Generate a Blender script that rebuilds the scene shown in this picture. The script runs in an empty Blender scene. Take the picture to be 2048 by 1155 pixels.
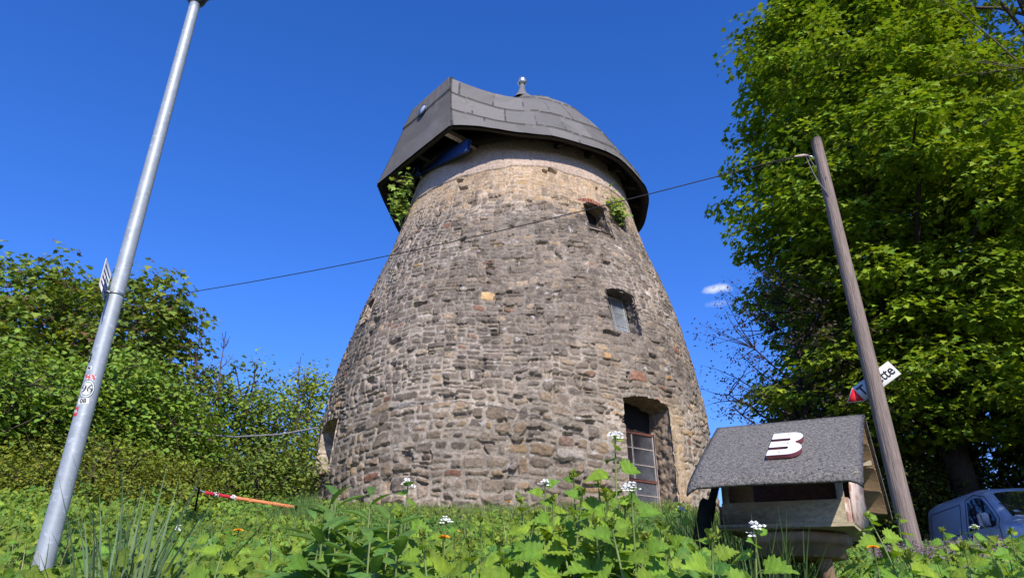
import bpy, bmesh, math, random
import numpy as np
from mathutils import Vector, Matrix
R = math.radians
rng = np.random.default_rng(7)
random.seed(7)
S = bpy.context.scene
COL = S.collection

# ------------------------------------------------------------------ camera, sky, sun, exposure
F = 1409.0; PITCH = R(25.9); CP, SP = math.cos(PITCH), math.sin(PITCH)
cam = bpy.data.cameras.new('camera'); camo = bpy.data.objects.new('camera', cam); COL.objects.link(camo)
cam.sensor_width = 36; cam.lens = F / 2048 * 36; cam.clip_start = .05; cam.clip_end = 3000
camo.location = (0, 0, 0); camo.rotation_euler = (math.pi / 2 + PITCH, 0, 0)
S.camera = camo
SUN_AZ, SUN_EL = R(15), R(36)          # to the right of straight behind the camera
sun_dir = Vector((math.sin(SUN_AZ) * math.cos(SUN_EL), -math.cos(SUN_AZ) * math.cos(SUN_EL), math.sin(SUN_EL)))
sl = bpy.data.lights.new('sun', 'SUN'); sl.energy = 5.0; sl.angle = R(.5); sl.color = (1, .925, .82)
so = bpy.data.objects.new('sun', sl); COL.objects.link(so)
so.rotation_euler = sun_dir.to_track_quat('Z', 'Y').to_euler()
W = bpy.data.worlds.new('World'); S.world = W; W.use_nodes = True
nt = W.node_tree; nt.nodes.clear()
def N(nt, t, **k):
    n = nt.nodes.new(t)
    for a, v in k.items(): setattr(n, a, v)
    return n
out = N(nt, 'ShaderNodeOutputWorld'); bg = N(nt, 'ShaderNodeBackground'); sky = N(nt, 'ShaderNodeTexSky')
sky.sky_type = 'NISHITA'; sky.sun_disc = False; sky.sun_elevation = SUN_EL
sky.sun_rotation = math.atan2(sun_dir.x, sun_dir.y); sky.altitude = 100; sky.air_density = 1.0; sky.dust_density = .3; sky.ozone_density = 3.0
hs = N(nt, 'ShaderNodeHueSaturation'); hs.inputs['Saturation'].default_value = 1.29; hs.inputs['Value'].default_value = .95
nt.links.new(sky.outputs[0], hs.inputs['Color'])
tint = N(nt, 'ShaderNodeMixRGB', blend_type='MULTIPLY'); tint.inputs[0].default_value = 1; tint.inputs[2].default_value = (1.30, 1.33, 2.05, 1); nt.links.new(hs.outputs[0], tint.inputs[1])
# a wisp of cloud low over the right shoulder of the mill, part of the sky itself
tc = N(nt, 'ShaderNodeTexCoord')
def skydir(px, py):
    v = Vector((px - 1024, F * CP - (577.5 - py) * SP, (577.5 - py) * CP + F * SP)); v.normalize(); return v
mixc = tint.outputs[0]
for (px, py, w, h, k) in ((1436, 577, .024, .0070, .85), (1440, 606, .020, .0055, .22)):
    d = skydir(px, py); t1 = Vector((0, 0, 1)).cross(d).normalized(); t2 = d.cross(t1)
    def dot(v, s):
        n = N(nt, 'ShaderNodeVectorMath', operation='DOT_PRODUCT'); nt.links.new(tc.outputs['Generated'], n.inputs[0]); n.inputs[1].default_value = v * (1 / s); return n.outputs['Value']
    a, b, c = dot(t1, w), dot(t2, h), dot(d, 1)
    cv = N(nt, 'ShaderNodeCombineXYZ'); nt.links.new(a, cv.inputs[0]); nt.links.new(b, cv.inputs[1])
    ln = N(nt, 'ShaderNodeVectorMath', operation='LENGTH'); nt.links.new(cv.outputs[0], ln.inputs[0])
    ns = N(nt, 'ShaderNodeTexNoise'); ns.inputs['Scale'].default_value = 70; ns.inputs['Detail'].default_value = 5; nt.links.new(tc.outputs['Generated'], ns.inputs['Vector'])
    ad = N(nt, 'ShaderNodeMath', operation='MULTIPLY_ADD'); nt.links.new(ns.outputs[0], ad.inputs[0]); ad.inputs[1].default_value = 1.5; nt.links.new(ln.outputs['Value'], ad.inputs[2])
    mr = N(nt, 'ShaderNodeMapRange'); mr.inputs['From Min'].default_value = 1.75; mr.inputs['From Max'].default_value = .9; mr.inputs['To Max'].default_value = k
    nt.links.new(ad.outputs[0], mr.inputs['Value'])
    g = N(nt, 'ShaderNodeMath', operation='GREATER_THAN'); nt.links.new(c, g.inputs[0]); g.inputs[1].default_value = .5
    m2 = N(nt, 'ShaderNodeMath', operation='MULTIPLY'); nt.links.new(mr.outputs[0], m2.inputs[0]); nt.links.new(g.outputs[0], m2.inputs[1])
    mx = N(nt, 'ShaderNodeMixRGB'); nt.links.new(m2.outputs[0], mx.inputs[0]); nt.links.new(mixc, mx.inputs[1]); mx.inputs[2].default_value = (7.0, 7.6, 9.0, 1)
    mixc = mx.outputs[0]
nt.links.new(mixc, bg.inputs[0]); bg.inputs[1].default_value = .1
nt.links.new(bg.outputs[0], out.inputs[0])
S.view_settings.view_transform = 'Standard'; S.view_settings.look = 'None'; S.view_settings.exposure = .3; S.view_settings.gamma = 1
S.cycles.max_bounces = 6; S.cycles.transparent_max_bounces = 8

# ------------------------------------------------------------------ helpers
def pray(px, py):                                     # ray through a pixel of the 2048 px photograph
    return np.array([px - 1024, F * CP - (577.5 - py) * SP, (577.5 - py) * CP + F * SP])
def P(px, py, dist):                                  # the point on that ray at a horizontal distance from the camera
    v = pray(px, py); return v * (dist / math.hypot(v[0], v[1]))
def azi(px, py):
    v = pray(px, py); return math.degrees(math.atan2(v[0], v[1]))

def _h(ix, iy, iz, seed):
    n = (ix.astype(np.int64) * 374761393 + iy.astype(np.int64) * 668265263 + iz.astype(np.int64) * 2147483647 + seed * 1274126177) & 0xffffffff
    n = ((n ^ (n >> 13)) * 1274126177) & 0xffffffff
    n = ((n ^ (n >> 16)) * 2246822519) & 0xffffffff
    return ((n ^ (n >> 15)) & 0xffffff) / float(0xffffff)
def hsh(a, b=0, seed=0):
    a = np.asarray(a); b = np.asarray(b) + np.zeros_like(a)
    return _h(a, b, np.zeros_like(a), seed)
def vnoise(x, y, z=None, seed=0):
    if z is None: z = np.zeros_like(x)
    ix, iy, iz = np.floor(x), np.floor(y), np.floor(z)
    fx, fy, fz = x - ix, y - iy, z - iz
    fx = fx * fx * (3 - 2 * fx); fy = fy * fy * (3 - 2 * fy); fz = fz * fz * (3 - 2 * fz)
    ix = ix.astype(np.int64); iy = iy.astype(np.int64); iz = iz.astype(np.int64); r = 0
    for dx in (0, 1):
        for dy in (0, 1):
            for dz in ((0, 1) if np.any(fz) else (0,)):
                w = (fx if dx else 1 - fx) * (fy if dy else 1 - fy) * (fz if dz else 1 - fz)
                r = r + w * _h(ix + dx, iy + dy, iz + dz, seed)
    return r * 2 - 1
def fbm(x, y, z=None, seed=0, o=4):
    r = 0; a = 1; t = 0
    for i in range(o):
        k = 2.03 ** i
        r = r + a * vnoise(x * k, y * k, None if z is None else z * k, seed + i * 17); t += a; a *= .5
    return r / t
def sstep(a, b, x):
    t = np.clip((x - a) / (b - a), 0, 1); return t * t * (3 - 2 * t)

def tag(o, label=None, cat=None, group=None, kind=None):
    if label: o['label'] = label
    if cat: o['category'] = cat
    if group: o['group'] = group
    if kind: o['kind'] = kind
    return o
def link(o, parent=None):
    COL.objects.link(o)
    if parent is not None: o.parent = parent
    return o
def empty(name, loc, label, cat, group=None, rz=0):
    o = bpy.data.objects.new(name, None); o.empty_display_size = .2; link(o)
    o.location = Vector([float(q) for q in loc]); o.rotation_euler = (0, 0, rz)
    return tag(o, label, cat, group)
def npmesh(name, V, Fc, mat, parent=None, col=None, smooth=False, mats=None, midx=None, off=None):
    """V (n,3); Fc (m,3) or (m,4) array, or a list of such arrays; col (n,3). off: subtract this (parent's world location)."""
    V = np.asarray(V, np.float32)
    if off is not None: V = V - np.asarray(off, np.float32)
    if not isinstance(Fc, list): Fc = [Fc]
    Fc = [np.asarray(f, np.int32) for f in Fc if len(f)]
    me = bpy.data.meshes.new(name)
    me.vertices.add(len(V)); me.vertices.foreach_set('co', V.ravel())
    nl = sum(f.size for f in Fc); npoly = sum(len(f) for f in Fc)
    me.loops.add(nl); me.polygons.add(npoly)
    me.loops.foreach_set('vertex_index', np.concatenate([f.ravel() for f in Fc]))
    tot = np.concatenate([np.full(len(f), f.shape[1], np.int32) for f in Fc])
    st = np.concatenate([[0], np.cumsum(tot)[:-1]]).astype(np.int32)
    me.polygons.foreach_set('loop_start', st); me.polygons.foreach_set('loop_total', tot)
    if smooth: me.polygons.foreach_set('use_smooth', np.ones(npoly, bool))
    for m in (mats or [mat]): me.materials.append(m)
    if midx is not None: me.polygons.foreach_set('material_index', np.asarray(midx, np.int32))
    me.update(calc_edges=True)
    if col is not None:
        at = me.attributes.new('col', 'FLOAT_COLOR', 'POINT')
        c = np.ones((len(V), 4), np.float32); c[:, :3] = col; at.data.foreach_set('color', c.ravel())
    o = bpy.data.objects.new(name, me); link(o, parent)
    return o

class MB:                                             # collects shapes into one mesh
    def __init__(s): s.v = []; s.f4 = []; s.f3 = []; s.n = 0; s.c = []
    def add(s, V, q=None, t=None, c=None):
        V = np.asarray(V, float)
        if q is not None and len(q): s.f4.append(np.asarray(q) + s.n)
        if t is not None and len(t): s.f3.append(np.asarray(t) + s.n)
        s.v.append(V); s.n += len(V)
        s.c.append(np.tile(c if c is not None else (1, 1, 1), (len(V), 1)) if (c is None or np.ndim(c) == 1) else c)
        return s
    def grid(s, G, closed_u=False, closed_v=False, c=None):
        nu, nv = G.shape[:2]; idx = np.arange(nu * nv).reshape(nu, nv)
        if closed_u: idx = np.vstack([idx, idx[:1]])
        if closed_v: idx = np.hstack([idx, idx[:, :1]])
        q = np.stack([idx[:-1, :-1], idx[1:, :-1], idx[1:, 1:], idx[:-1, 1:]], -1).reshape(-1, 4)
        return s.add(G.reshape(-1, 3), q, c=c)
    def tube(s, pts, rad, n=8, cap=True, c=None, jit=0):
        pts = np.asarray(pts, float); rad = np.broadcast_to(np.asarray(rad, float), (len(pts),))
        T = np.gradient(pts, axis=0); T /= np.linalg.norm(T, axis=1)[:, None] + 1e-12
        ref = np.array([0, 0, 1.]) if abs(T[0][2]) < .9 else np.array([1., 0, 0])
        U = np.cross(T, ref); U /= np.linalg.norm(U, axis=1)[:, None] + 1e-12; Vv = np.cross(T, U)
        a = np.linspace(0, 2 * np.pi, n, endpoint=False)
        G = pts[:, None] + rad[:, None, None] * (np.cos(a)[None, :, None] * U[:, None] + np.sin(a)[None, :, None] * Vv[:, None])
        if jit: G = G + rng.normal(0, jit, G.shape)
        b = s.n; s.grid(G, closed_v=True, c=c)
        if cap:
            for k, e in ((0, pts[0]), (len(pts) - 1, pts[-1])):
                i0 = s.n; s.add([e], c=c if c is None or np.ndim(c) == 1 else None)
                ring = b + k * n + np.arange(n); nx = np.roll(ring, -1)
                t = np.stack([nx, ring, np.full(n, i0)], 1) if k == 0 else np.stack([ring, nx, np.full(n, i0)], 1)
                s.f3.append(t)
        return s
    def box(s, ctr, ax, half, c=None, bev=0.0):
        """ax: 3 unit vectors, half: 3 half sizes; small chamfer if bev."""
        ctr = np.asarray(ctr, float); ax = np.asarray(ax, float); h = np.asarray(half, float)
        if bev <= 0: bev = min(h) * .06
        V = []; idx = {}
        for sx in (-1, 1):
            for sy in (-1, 1):
                for sz in (-1, 1):
                    sg = np.array([sx, sy, sz])
                    for k in range(3):
                        l = h - bev; l[k] = h[k]; idx[(sx, sy, sz, k)] = len(V); V.append(ctr + (sg * l) @ ax)
        q = []; t = []
        for k in range(3):
            o = [i for i in range(3) if i != k]
            for sg in (-1, 1):
                r = []
                for (p, m) in ((-1, -1), (1, -1), (1, 1), (-1, 1)):
                    g = [0, 0, 0]; g[k] = sg; g[o[0]] = p; g[o[1]] = m; r.append(idx[(*g, k)])
                q.append(r)
            for p in (-1, 1):                          # edges along axis k
                for m in (-1, 1):
                    a = [0, 0, 0]; a[o[0]] = p; a[o[1]] = m; lo = a[:]; lo[k] = -1; hi = a[:]; hi[k] = 1
                    q.append([idx[(*lo, o[0])], idx[(*hi, o[0])], idx[(*hi, o[1])], idx[(*lo, o[1])]])
        for sx in (-1, 1):
            for sy in (-1, 1):
                for sz in (-1, 1): t.append([idx[(sx, sy, sz, 0)], idx[(sx, sy, sz, 1)], idx[(sx, sy, sz, 2)]])
        return s.add(V, q, t, c)
    def bar(s, a, b, w, h, up=(0, 0, 1), c=None):
        a = np.asarray(a, float); b = np.asarray(b, float); d = b - a; L = np.linalg.norm(d); d /= L
        x = np.cross(d, up); x /= np.linalg.norm(x); y = np.cross(x, d)
        return s.box((a + b) / 2, [d, x, y], (L / 2, w / 2, h / 2), c)
    def prism(s, poly, o, ax, t, c=None):
        """closed 2-d polygon (star-shaped about its mean unless convex), extruded by t along ax[2]."""
        poly = np.asarray(poly, float); n = len(poly); ax = np.asarray(ax, float); o = np.asarray(o, float)
        A = o + poly[:, :1] * ax[0] + poly[:, 1:] * ax[1]; B = A + t * ax[2]
        V = np.vstack([A, B, A.mean(0), B.mean(0)]); i = np.arange(n); j = (i + 1) % n
        return s.add(V, np.stack([i, j, j + n, i + n], 1), np.vstack([np.stack([j, i, np.full(n, 2 * n)], 1), np.stack([i + n, j + n, np.full(n, 2 * n + 1)], 1)]), c)
    def build(s, name, mat, parent=None, smooth=False, off=None, usecol=False):
        V = np.vstack(s.v); fs = []
        if s.f4: fs.append(np.vstack(s.f4))
        if s.f3: fs.append(np.vstack(s.f3))
        return npmesh(name, V, fs, mat, parent, col=np.vstack(s.c) if usecol else None, smooth=smooth, off=off)

# ------------------------------------------------------------------ materials
def material(name, color=(.5, .5, .5), rough=.6, metal=0, attr=False, noise=None, bump=None, spec=.5, trans=0, tcol=None, mottles=None):
    """noise: (scale, low multiplier, high multiplier); bump: (scale, strength, distance); mottles: list of (scale, from, to, colour, amount)"""
    m = bpy.data.materials.new(name); m.use_nodes = True; t = m.node_tree; b = t.nodes['Principled BSDF']
    b.inputs['Roughness'].default_value = rough; b.inputs['Metallic'].default_value = metal; b.inputs['Specular IOR Level'].default_value = spec
    c = N(t, 'ShaderNodeRGB'); c.outputs[0].default_value = (*color, 1); src = c.outputs[0]
    tcn = N(t, 'ShaderNodeTexCoord')
    if attr:
        a = N(t, 'ShaderNodeAttribute', attribute_name='col'); mx = N(t, 'ShaderNodeMixRGB', blend_type='MULTIPLY'); mx.inputs[0].default_value = 1
        t.links.new(src, mx.inputs[1]); t.links.new(a.outputs['Color'], mx.inputs[2]); src = mx.outputs[0]
    if noise:
        sc, lo, hi = noise[:3]; vec = tcn.outputs['Object']
        if len(noise) > 3:
            mp = N(t, 'ShaderNodeMapping'); mp.inputs['Scale'].default_value = noise[3]; t.links.new(vec, mp.inputs[0]); vec = mp.outputs[0]
        n = N(t, 'ShaderNodeTexNoise'); n.inputs['Scale'].default_value = sc; n.inputs['Detail'].default_value = 6; n.inputs['Roughness'].default_value = .65
        t.links.new(vec, n.inputs['Vector'])
        r = N(t, 'ShaderNodeMapRange'); r.inputs['From Min'].default_value = .3; r.inputs['From Max'].default_value = .7; r.inputs['To Min'].default_value = lo; r.inputs['To Max'].default_value = hi
        t.links.new(n.outputs[0], r.inputs['Value'])
        mx = N(t, 'ShaderNodeMixRGB', blend_type='MULTIPLY'); mx.inputs[0].default_value = 1; t.links.new(src, mx.inputs[1]); t.links.new(r.outputs[0], mx.inputs[2]); src = mx.outputs[0]
    for (sc, f0, f1, cc, am) in (mottles or []):
        n = N(t, 'ShaderNodeTexNoise'); n.inputs['Scale'].default_value = sc; n.inputs['Detail'].default_value = 4; t.links.new(tcn.outputs['Object'], n.inputs['Vector'])
        r = N(t, 'ShaderNodeMapRange'); r.inputs['From Min'].default_value = f0; r.inputs['From Max'].default_value = f1; r.inputs['To Max'].default_value = am
        t.links.new(n.outputs[0], r.inputs['Value'])
        mx = N(t, 'ShaderNodeMixRGB'); t.links.new(r.outputs[0], mx.inputs[0]); t.links.new(src, mx.inputs[1]); mx.inputs[2].default_value = (*cc, 1); src = mx.outputs[0]
    t.links.new(src, b.inputs['Base Color'])
    if bump:
        sc, st, di = bump[:3]; vec = tcn.outputs['Object']
        if len(bump) > 3:
            mp = N(t, 'ShaderNodeMapping'); mp.inputs['Scale'].default_value = bump[3]; t.links.new(vec, mp.inputs[0]); vec = mp.outputs[0]
        n = N(t, 'ShaderNodeTexNoise'); n.inputs['Scale'].default_value = sc; n.inputs['Detail'].default_value = 5; t.links.new(vec, n.inputs['Vector'])
        bp = N(t, 'ShaderNodeBump'); bp.inputs['Strength'].default_value = st; bp.inputs['Distance'].default_value = di
        t.links.new(n.outputs[0], bp.inputs['Height']); t.links.new(bp.outputs[0], b.inputs['Normal'])
    if trans:
        tr = N(t, 'ShaderNodeBsdfTranslucent'); ms = N(t, 'ShaderNodeMixShader'); ms.inputs[0].default_value = trans
        g = N(t, 'ShaderNodeMixRGB', blend_type='MULTIPLY'); g.inputs[0].default_value = 1; t.links.new(src, g.inputs[1]); g.inputs[2].default_value = (*(tcol or (1.3, 1.25, .5)), 1)
        t.links.new(g.outputs[0], tr.inputs[0]); t.links.new(b.outputs[0], ms.inputs[1]); t.links.new(tr.outputs[0], ms.inputs[2])
        t.links.new(ms.outputs[0], t.nodes['Material Output'].inputs[0])
    return m
M = {}
M['stone'] = material('rubble_stone', (1, 1, 1), .92, attr=True, spec=.15, noise=(22, .62, 1.38), bump=(45, .55, .02),
                      mottles=[(9, .66, .74, (.40, .38, .35), .55), (4, .62, .75, (.07, .06, .058), .5)])
M['felt'] = material('bitumen_felt', (1, 1, 1), .85, attr=True, spec=.25, noise=(60, .72, 1.25), bump=(160, .4, .004), mottles=[(1.6, .5, .75, (.075, .073, .07), .6), (.8, .5, .7, (.17, .165, .16), .5), (6, .62, .72, (.20, .195, .18), .4)])
M['dark_wood'] = material('old_timber', (.022, .017, .014), .85, noise=(14, .6, 1.5, (1, 1, 6)), bump=(30, .4, .01))
M['blue'] = material('blue_paint', (.012, .05, .20), .5, noise=(12, .7, 1.2))  # darkened to stand for the deep shade on the beam under the cap
M['glass'] = material('dusty_glass', (.10, .11, .13), .35, spec=.6, noise=(7, .5, 1.6))
M['glass_pale'] = material('pale_dusty_glass', (.25, .27, .29), .3, spec=.5, noise=(7, .6, 1.3))
M['vent'] = material('pale_blue_disc', (.26, .33, .46), .7, spec=.2, noise=(30, .7, 1.3))
M['black'] = material('deep_dark', (.012, .010, .009), .9)
M['frame_wood'] = material('weathered_frame', (.52, .45, .41), .7, noise=(18, .7, 1.2))
M['frame_red'] = material('red_brown_frame', (.20, .075, .055), .7, noise=(18, .7, 1.2))
M['frame_pale'] = material('pale_frame', (.42, .42, .40), .6, noise=(18, .7, 1.2))
M['galv'] = material('galvanised_steel', (.30, .335, .36), .55, metal=.25, noise=(14, .86, 1.12), mottles=[(30, .58, .66, (.46, .50, .54), .6), (5, .6, .8, (.26, .28, .28), .5)], bump=(60, .08, .003))
M['steel'] = material('bright_steel', (.55, .56, .56), .3, metal=.9)
M['lampdark'] = material('dark_lamp_body', (.03, .035, .03), .5)
M['pole_wood'] = material('grey_pole_wood', (.20, .155, .13), .85, noise=(9, .62, 1.35, (4, 4, .35)), bump=(14, .8, .02, (6, 6, .4)), mottles=[(3, .6, .72, (.10, .07, .06), .6)])
M['leaf'] = material('leaf', (1, 1, 1), .58, attr=True, spec=.25, trans=.34, noise=(70, .82, 1.15), bump=(90, .5, .01))
M['leaf_dull'] = material('dull_leaf', (1, 1, 1), .65, attr=True, spec=.2, trans=.25)
M['bark'] = material('bark', (1, 1, 1), .9, attr=True, noise=(10, .6, 1.35, (2, 2, .7)), bump=(18, .6, .02), spec=.1)
M['stem'] = material('green_stem', (.14, .19, .05), .6, noise=(20, .8, 1.2))
M['petal_white'] = material('white_petal', (.8, .8, .76), .6, trans=.2, tcol=(1, 1, 1))
M['petal_yellow'] = material('orange_petal', (.90, .46, .01), .6, trans=.2, tcol=(1, .8, .3))
M['petal_purple'] = material('purple_petal', (1, 1, 1), .6, attr=True, trans=.2, tcol=(1, 1, 1))
M['soil'] = material('soil', (.06, .05, .03), .95, noise=(5, .5, 1.5), bump=(12, .8, .05), mottles=[(2, .45, .6, (.035, .06, .015), .8)])
M['cable'] = material('black_cable', (.02, .02, .02), .6)
M['cable_grey'] = material('grey_cable', (.16, .16, .165), .6)
M['plank'] = material('raw_plank', (.30, .20, .115), .75, noise=(10, .65, 1.25, (1, 8, 8)), bump=(20, .3, .004, (1, 8, 8)))
M['plank_green'] = material('algae_plank', (.27, .23, .145), .8, noise=(10, .6, 1.25, (1, 8, 8)), bump=(20, .3, .004, (1, 8, 8)))
M['plank_red'] = material('red_brown_plank', (.17, .085, .055), .8, noise=(10, .6, 1.25, (1, 8, 8)))
M['plank_pale'] = material('pale_painted_wood', (.52, .42, .36), .8, noise=(14, .75, 1.15), mottles=[(22, .52, .6, (.24, .11, .075), .8)], bump=(60, .5, .004))  # pale tone also paints the sunlit patch on the feeder's side
M['stool'] = material('stool_wood', (.25, .16, .10), .8, noise=(8, .6, 1.3), mottles=[(5, .5, .65, (.10, .09, .045), .7)])
M['white_paint'] = material('white_paint', (.78, .78, .78), .5, noise=(12, .93, 1.04), mottles=[(60, .70, .74, (.3, .25, .22), .6)])
M['maroon'] = material('maroon_edge', (.15, .035, .045), .6, noise=(20, .7, 1.4))
M['sign_white'] = material('sign_white', (.62, .62, .60), .45, noise=(10, .92, 1.05))
M['sign_red'] = material('sign_red', (.65, .012, .012), .45)
M['ink'] = material('black_ink', (.012, .012, .013), .5)
M['ink_red'] = material('red_ink', (.5, .02, .03), .5)
M['ink_green'] = material('green_ink', (.02, .14, .07), .5)
M['van'] = material('skylit_silver_paint', (.36, .43, .58), .32, metal=.3, spec=.5, noise=(3, .92, 1.06))  # silver paint with the reflected sky's blue and extra brightness put into it
M['van_dark'] = material('black_plastic', (.012, .012, .013), .5)
M['van_glass'] = material('dark_car_glass', (.01, .012, .014), .05, spec=.8)
M['mirror'] = material('silver_mirror_shell', (.45, .46, .48), .35, metal=.3)
M['tyre'] = material('tyre', (.02, .02, .02), .85)
M['trailer'] = material('grey_panel', (.15, .16, .17), .5, noise=(3, .8, 1.2))
M['tape_red'] = material('red_tape', (.62, .03, .06), .4, trans=.2, tcol=(1, .5, .5))
M['tape_orange'] = material('orange_tape', (.85, .30, .12), .4, trans=.2, tcol=(1, .6, .4))
M['tape_white'] = material('white_tape', (.7, .7, .7), .4)
M['green_paint'] = material('dark_stake', (.016, .018, .013), .9, spec=.08, noise=(20, .6, 1.4))

# ------------------------------------------------------------------ terrain
def ground(x, y):
    x = np.asarray(x, float); y = np.asarray(y, float)
    rho = np.hypot(x, y); az = np.degrees(np.arctan2(x, y))
    f = sstep(100, 55, np.abs(az)); re = rho * f
    zc = np.interp(re, [0, 1.5, 3, 4.5, 8, 11.4, 13, 22, 30, 45, 400], [-.62, -.5, -.22, .02, .80, 1.58, 1.75, 1.8, 1.2, -3, -60])
    zr = np.interp(re, [0, 1.5, 3, 4.5, 8.4, 12, 20, 40, 400], [-.62, -.5, -.24, .0, .42, .70, .95, 1.2, 1.0])
    zl = np.interp(re, [0, 1.5, 3, 4.5, 8, 11.4, 13, 18, 24, 45, 400], [-.62, -.5, -.22, .02, .70, 1.22, 1.35, 1.3, .3, -4, -60])
    w = sstep(11, 27, az); wl = sstep(-13, -22, az)
    z = zc * (1 - w) * (1 - wl) + zr * w + zl * wl
    return z + .05 * vnoise(x * .8, y * .8, seed=3) * np.clip(rho / 3, 0, 1)
g1 = np.concatenate([-np.geomspace(900, 32, 14), np.linspace(-30, 30, 181), np.geomspace(32, 900, 14)])
gx, gy = np.meshgrid(g1, g1, indexing='ij')
b = MB().grid(np.stack([gx, gy, ground(gx, gy)], -1)); b.build('ground', M['soil'], smooth=True)['kind'] = 'structure'

# ------------------------------------------------------------------ the mill tower
MC = np.array([.1, 15.7])                             # axis
Z0, Z1 = 1.2, 10.15
PZ = [1.2, 2.5, 3.4, 4.3, 5.2, 6.06, 6.66, 7.4, 8.1, 8.66, 9.15, 9.6, 10.4]
PR = [4.34, 4.31, 4.26, 4.18, 4.03, 3.84, 3.67, 3.45, 3.22, 3.08, 2.96, 2.85, 2.70]
LEAN = .0205; LZ = 4.93                               # the old tower leans a little
def unlean(p): return np.asarray(p, float) - np.array([LEAN * (p[2] - LZ), 0, 0])
class Tower: pass
def lean_mesh(o):
    n = len(o.data.vertices); c = np.empty(n * 3, np.float32); o.data.vertices.foreach_get('co', c); c = c.reshape(-1, 3)
    c[:, 0] += LEAN * (c[:, 2] + Z0 - LZ); o.data.vertices.foreach_set('co', c.ravel()); o.data.update()
def mrad(z): return np.interp(z, PZ, PR)
def on_tower(px, py):                                 # (theta, z) where the ray meets the tower; theta 0 faces the camera, + to the right
    v = pray(px, py); v = v / math.hypot(v[0], v[1]); r = 4.0
    z = 5.0
    for _ in range(16):
        m = MC + (LEAN * (z - LZ), 0)
        bq = -(m[0] * v[0] + m[1] * v[1]); c = m @ m - r * r; t = -bq - math.sqrt(max(bq * bq - c, 0)); z = v[2] * t; r = mrad(z)
    x, y = v[0] * t - m[0], v[1] * t - m[1]
    return math.atan2(x, -y), z
def tw(th, z, r):
    return np.stack([MC[0] + r * np.sin(th), MC[1] - r * np.cos(th), z], -1)

# openings: (theta centre, z bottom, z spring, rise, half width in metres, depth, slant)
OPEN = []
def opening(px0, px1, py_top, py_bot, rise, depth, name):
    pm = (px0 + px1) / 2
    t0, _ = on_tower(px0, (py_top + py_bot) / 2); t1, _ = on_tower(px1, (py_top + py_bot) / 2)
    th = (t0 + t1) / 2; _, zt = on_tower(pm, py_top); _, zb = on_tower(pm, py_bot)
    rm = mrad((zt + zb) / 2); hw = (t1 - t0) / 2 * rm
    OPEN.append(dict(th=th, zb=zb, zs=zt - rise, rise=rise, hw=hw, depth=depth, name=name, rm=rm))
opening(1258, 1350, 797, 1046, .09, .50, 'tall')
opening(1224, 1274, 583, 662, .055, .36, 'mid')
opening(1177, 1214, 411, 458, .05, .34, 'small')
opening(730, 739, 608, 636, .05, .40, 'left_small')
opening(637, 663, 848, 940, .09, .45, 'left_tall')
def open_sdf(o, th, z):                               # >0 inside the opening
    u = (th - o['th']) * mrad(z)
    top = o['zs'] + o['rise'] * (1 - np.clip(u / o['hw'], -1, 1) ** 2)
    return np.minimum(np.minimum(o['hw'] - np.abs(u), z - o['zb']), top - z)

fine = np.linspace(-R(97), R(97), 1060)
back = np.linspace(R(97), R(263), 90)[1:-1]
ths = np.concatenate([fine, back]); zs = np.linspace(Z0, Z1, 680)
TH, ZZ = np.meshgrid(ths, zs, indexing='ij')
U = TH * 4.0; Vv = ZZ
r0 = mrad(ZZ)
sx, sy, sz_ = r0 * np.sin(TH), r0 * np.cos(TH), ZZ    # 3-d position, so noise has no seam
low = sstep(5.2, 3.0, ZZ)
topz = sstep(8.35, 8.95, ZZ + .25 * vnoise(U * .9, Vv * .9, seed=31) + .12 * vnoise(U * 3, Vv * 3, seed=32) + .30 * np.clip(TH, -.5, 1))
Uw = U + .10 * vnoise(U * 1.1, Vv * 1.1, seed=5) + .045 * vnoise(U * 4, Vv * 4, seed=6) + .018 * vnoise(U * 13, Vv * 13, seed=7)
Vw = Vv + .14 * vnoise(U * .55, Vv * .8, seed=8) + .04 * vnoise(U * 3.1, Vv * 3.1, seed=9) + .015 * vnoise(U * 12, Vv * 12, seed=10)
# recursive irregular coursing
H0, W0 = .92, 1.90
row = np.floor(Vw / H0); u_s = Uw + row * .47 * W0 + hsh(row.astype(np.int64), 3) * W0
colm = np.floor(u_s / W0)
a0 = colm * W0; a1 = a0 + W0; b0 = row * H0; b1 = b0 + H0
idn = (row.astype(np.int64) * 7919 + colm.astype(np.int64) * 104729)
zrow = (b0 + b1) / 2
for lev in range(7):
    w, h = a1 - a0, b1 - b0
    k1 = hsh(idn, lev, 1); k2 = hsh(idn, lev, 2); k3 = hsh(idn, lev, 3)
    small = .92 + .35 * sstep(4.5, 2.0, zrow) - .10 * sstep(4.8, 6.5, zrow)
    maxw = (.22 + .46 * k3 ** 1.5) * small; maxh = (.12 + .20 * hsh(idn, lev, 4)) * small
    need_w = w > maxw; need_h = h > maxh
    vert = need_w & (~need_h | (w / maxw > h / maxh * (.8 + .5 * k1)))
    horz = need_h & ~vert
    fr = .34 + .32 * k2
    cu = a0 + w * fr; s1 = u_s > cu
    cvv = b0 + h * fr; s2 = Vw > cvv
    a0n = np.where(vert & s1, cu, a0); a1n = np.where(vert & ~s1, cu, a1)
    b0n = np.where(horz & s2, cvv, b0); b1n = np.where(horz & ~s2, cvv, b1)
    idn = np.where(vert, idn * 31 + 7 + s1 * 13, np.where(horz, idn * 37 + 11 + s2 * 17, idn)) & 0x3fffffff
    a0, a1, b0, b1 = a0n, a1n, b0n, b1n
hw, hh = (a1 - a0) / 2, (b1 - b0) / 2
qx = hw - np.abs(u_s - (a0 + a1) / 2); qy = hh - np.abs(Vw - (b0 + b1) / 2)
rr = np.minimum(np.minimum(hw, hh) * .8, .07) * (.5 + hsh(idn, 0, 8))
dist = np.where((qx < rr) & (qy < rr), rr - np.hypot(rr - qx, rr - qy), np.minimum(qx, qy))
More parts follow.
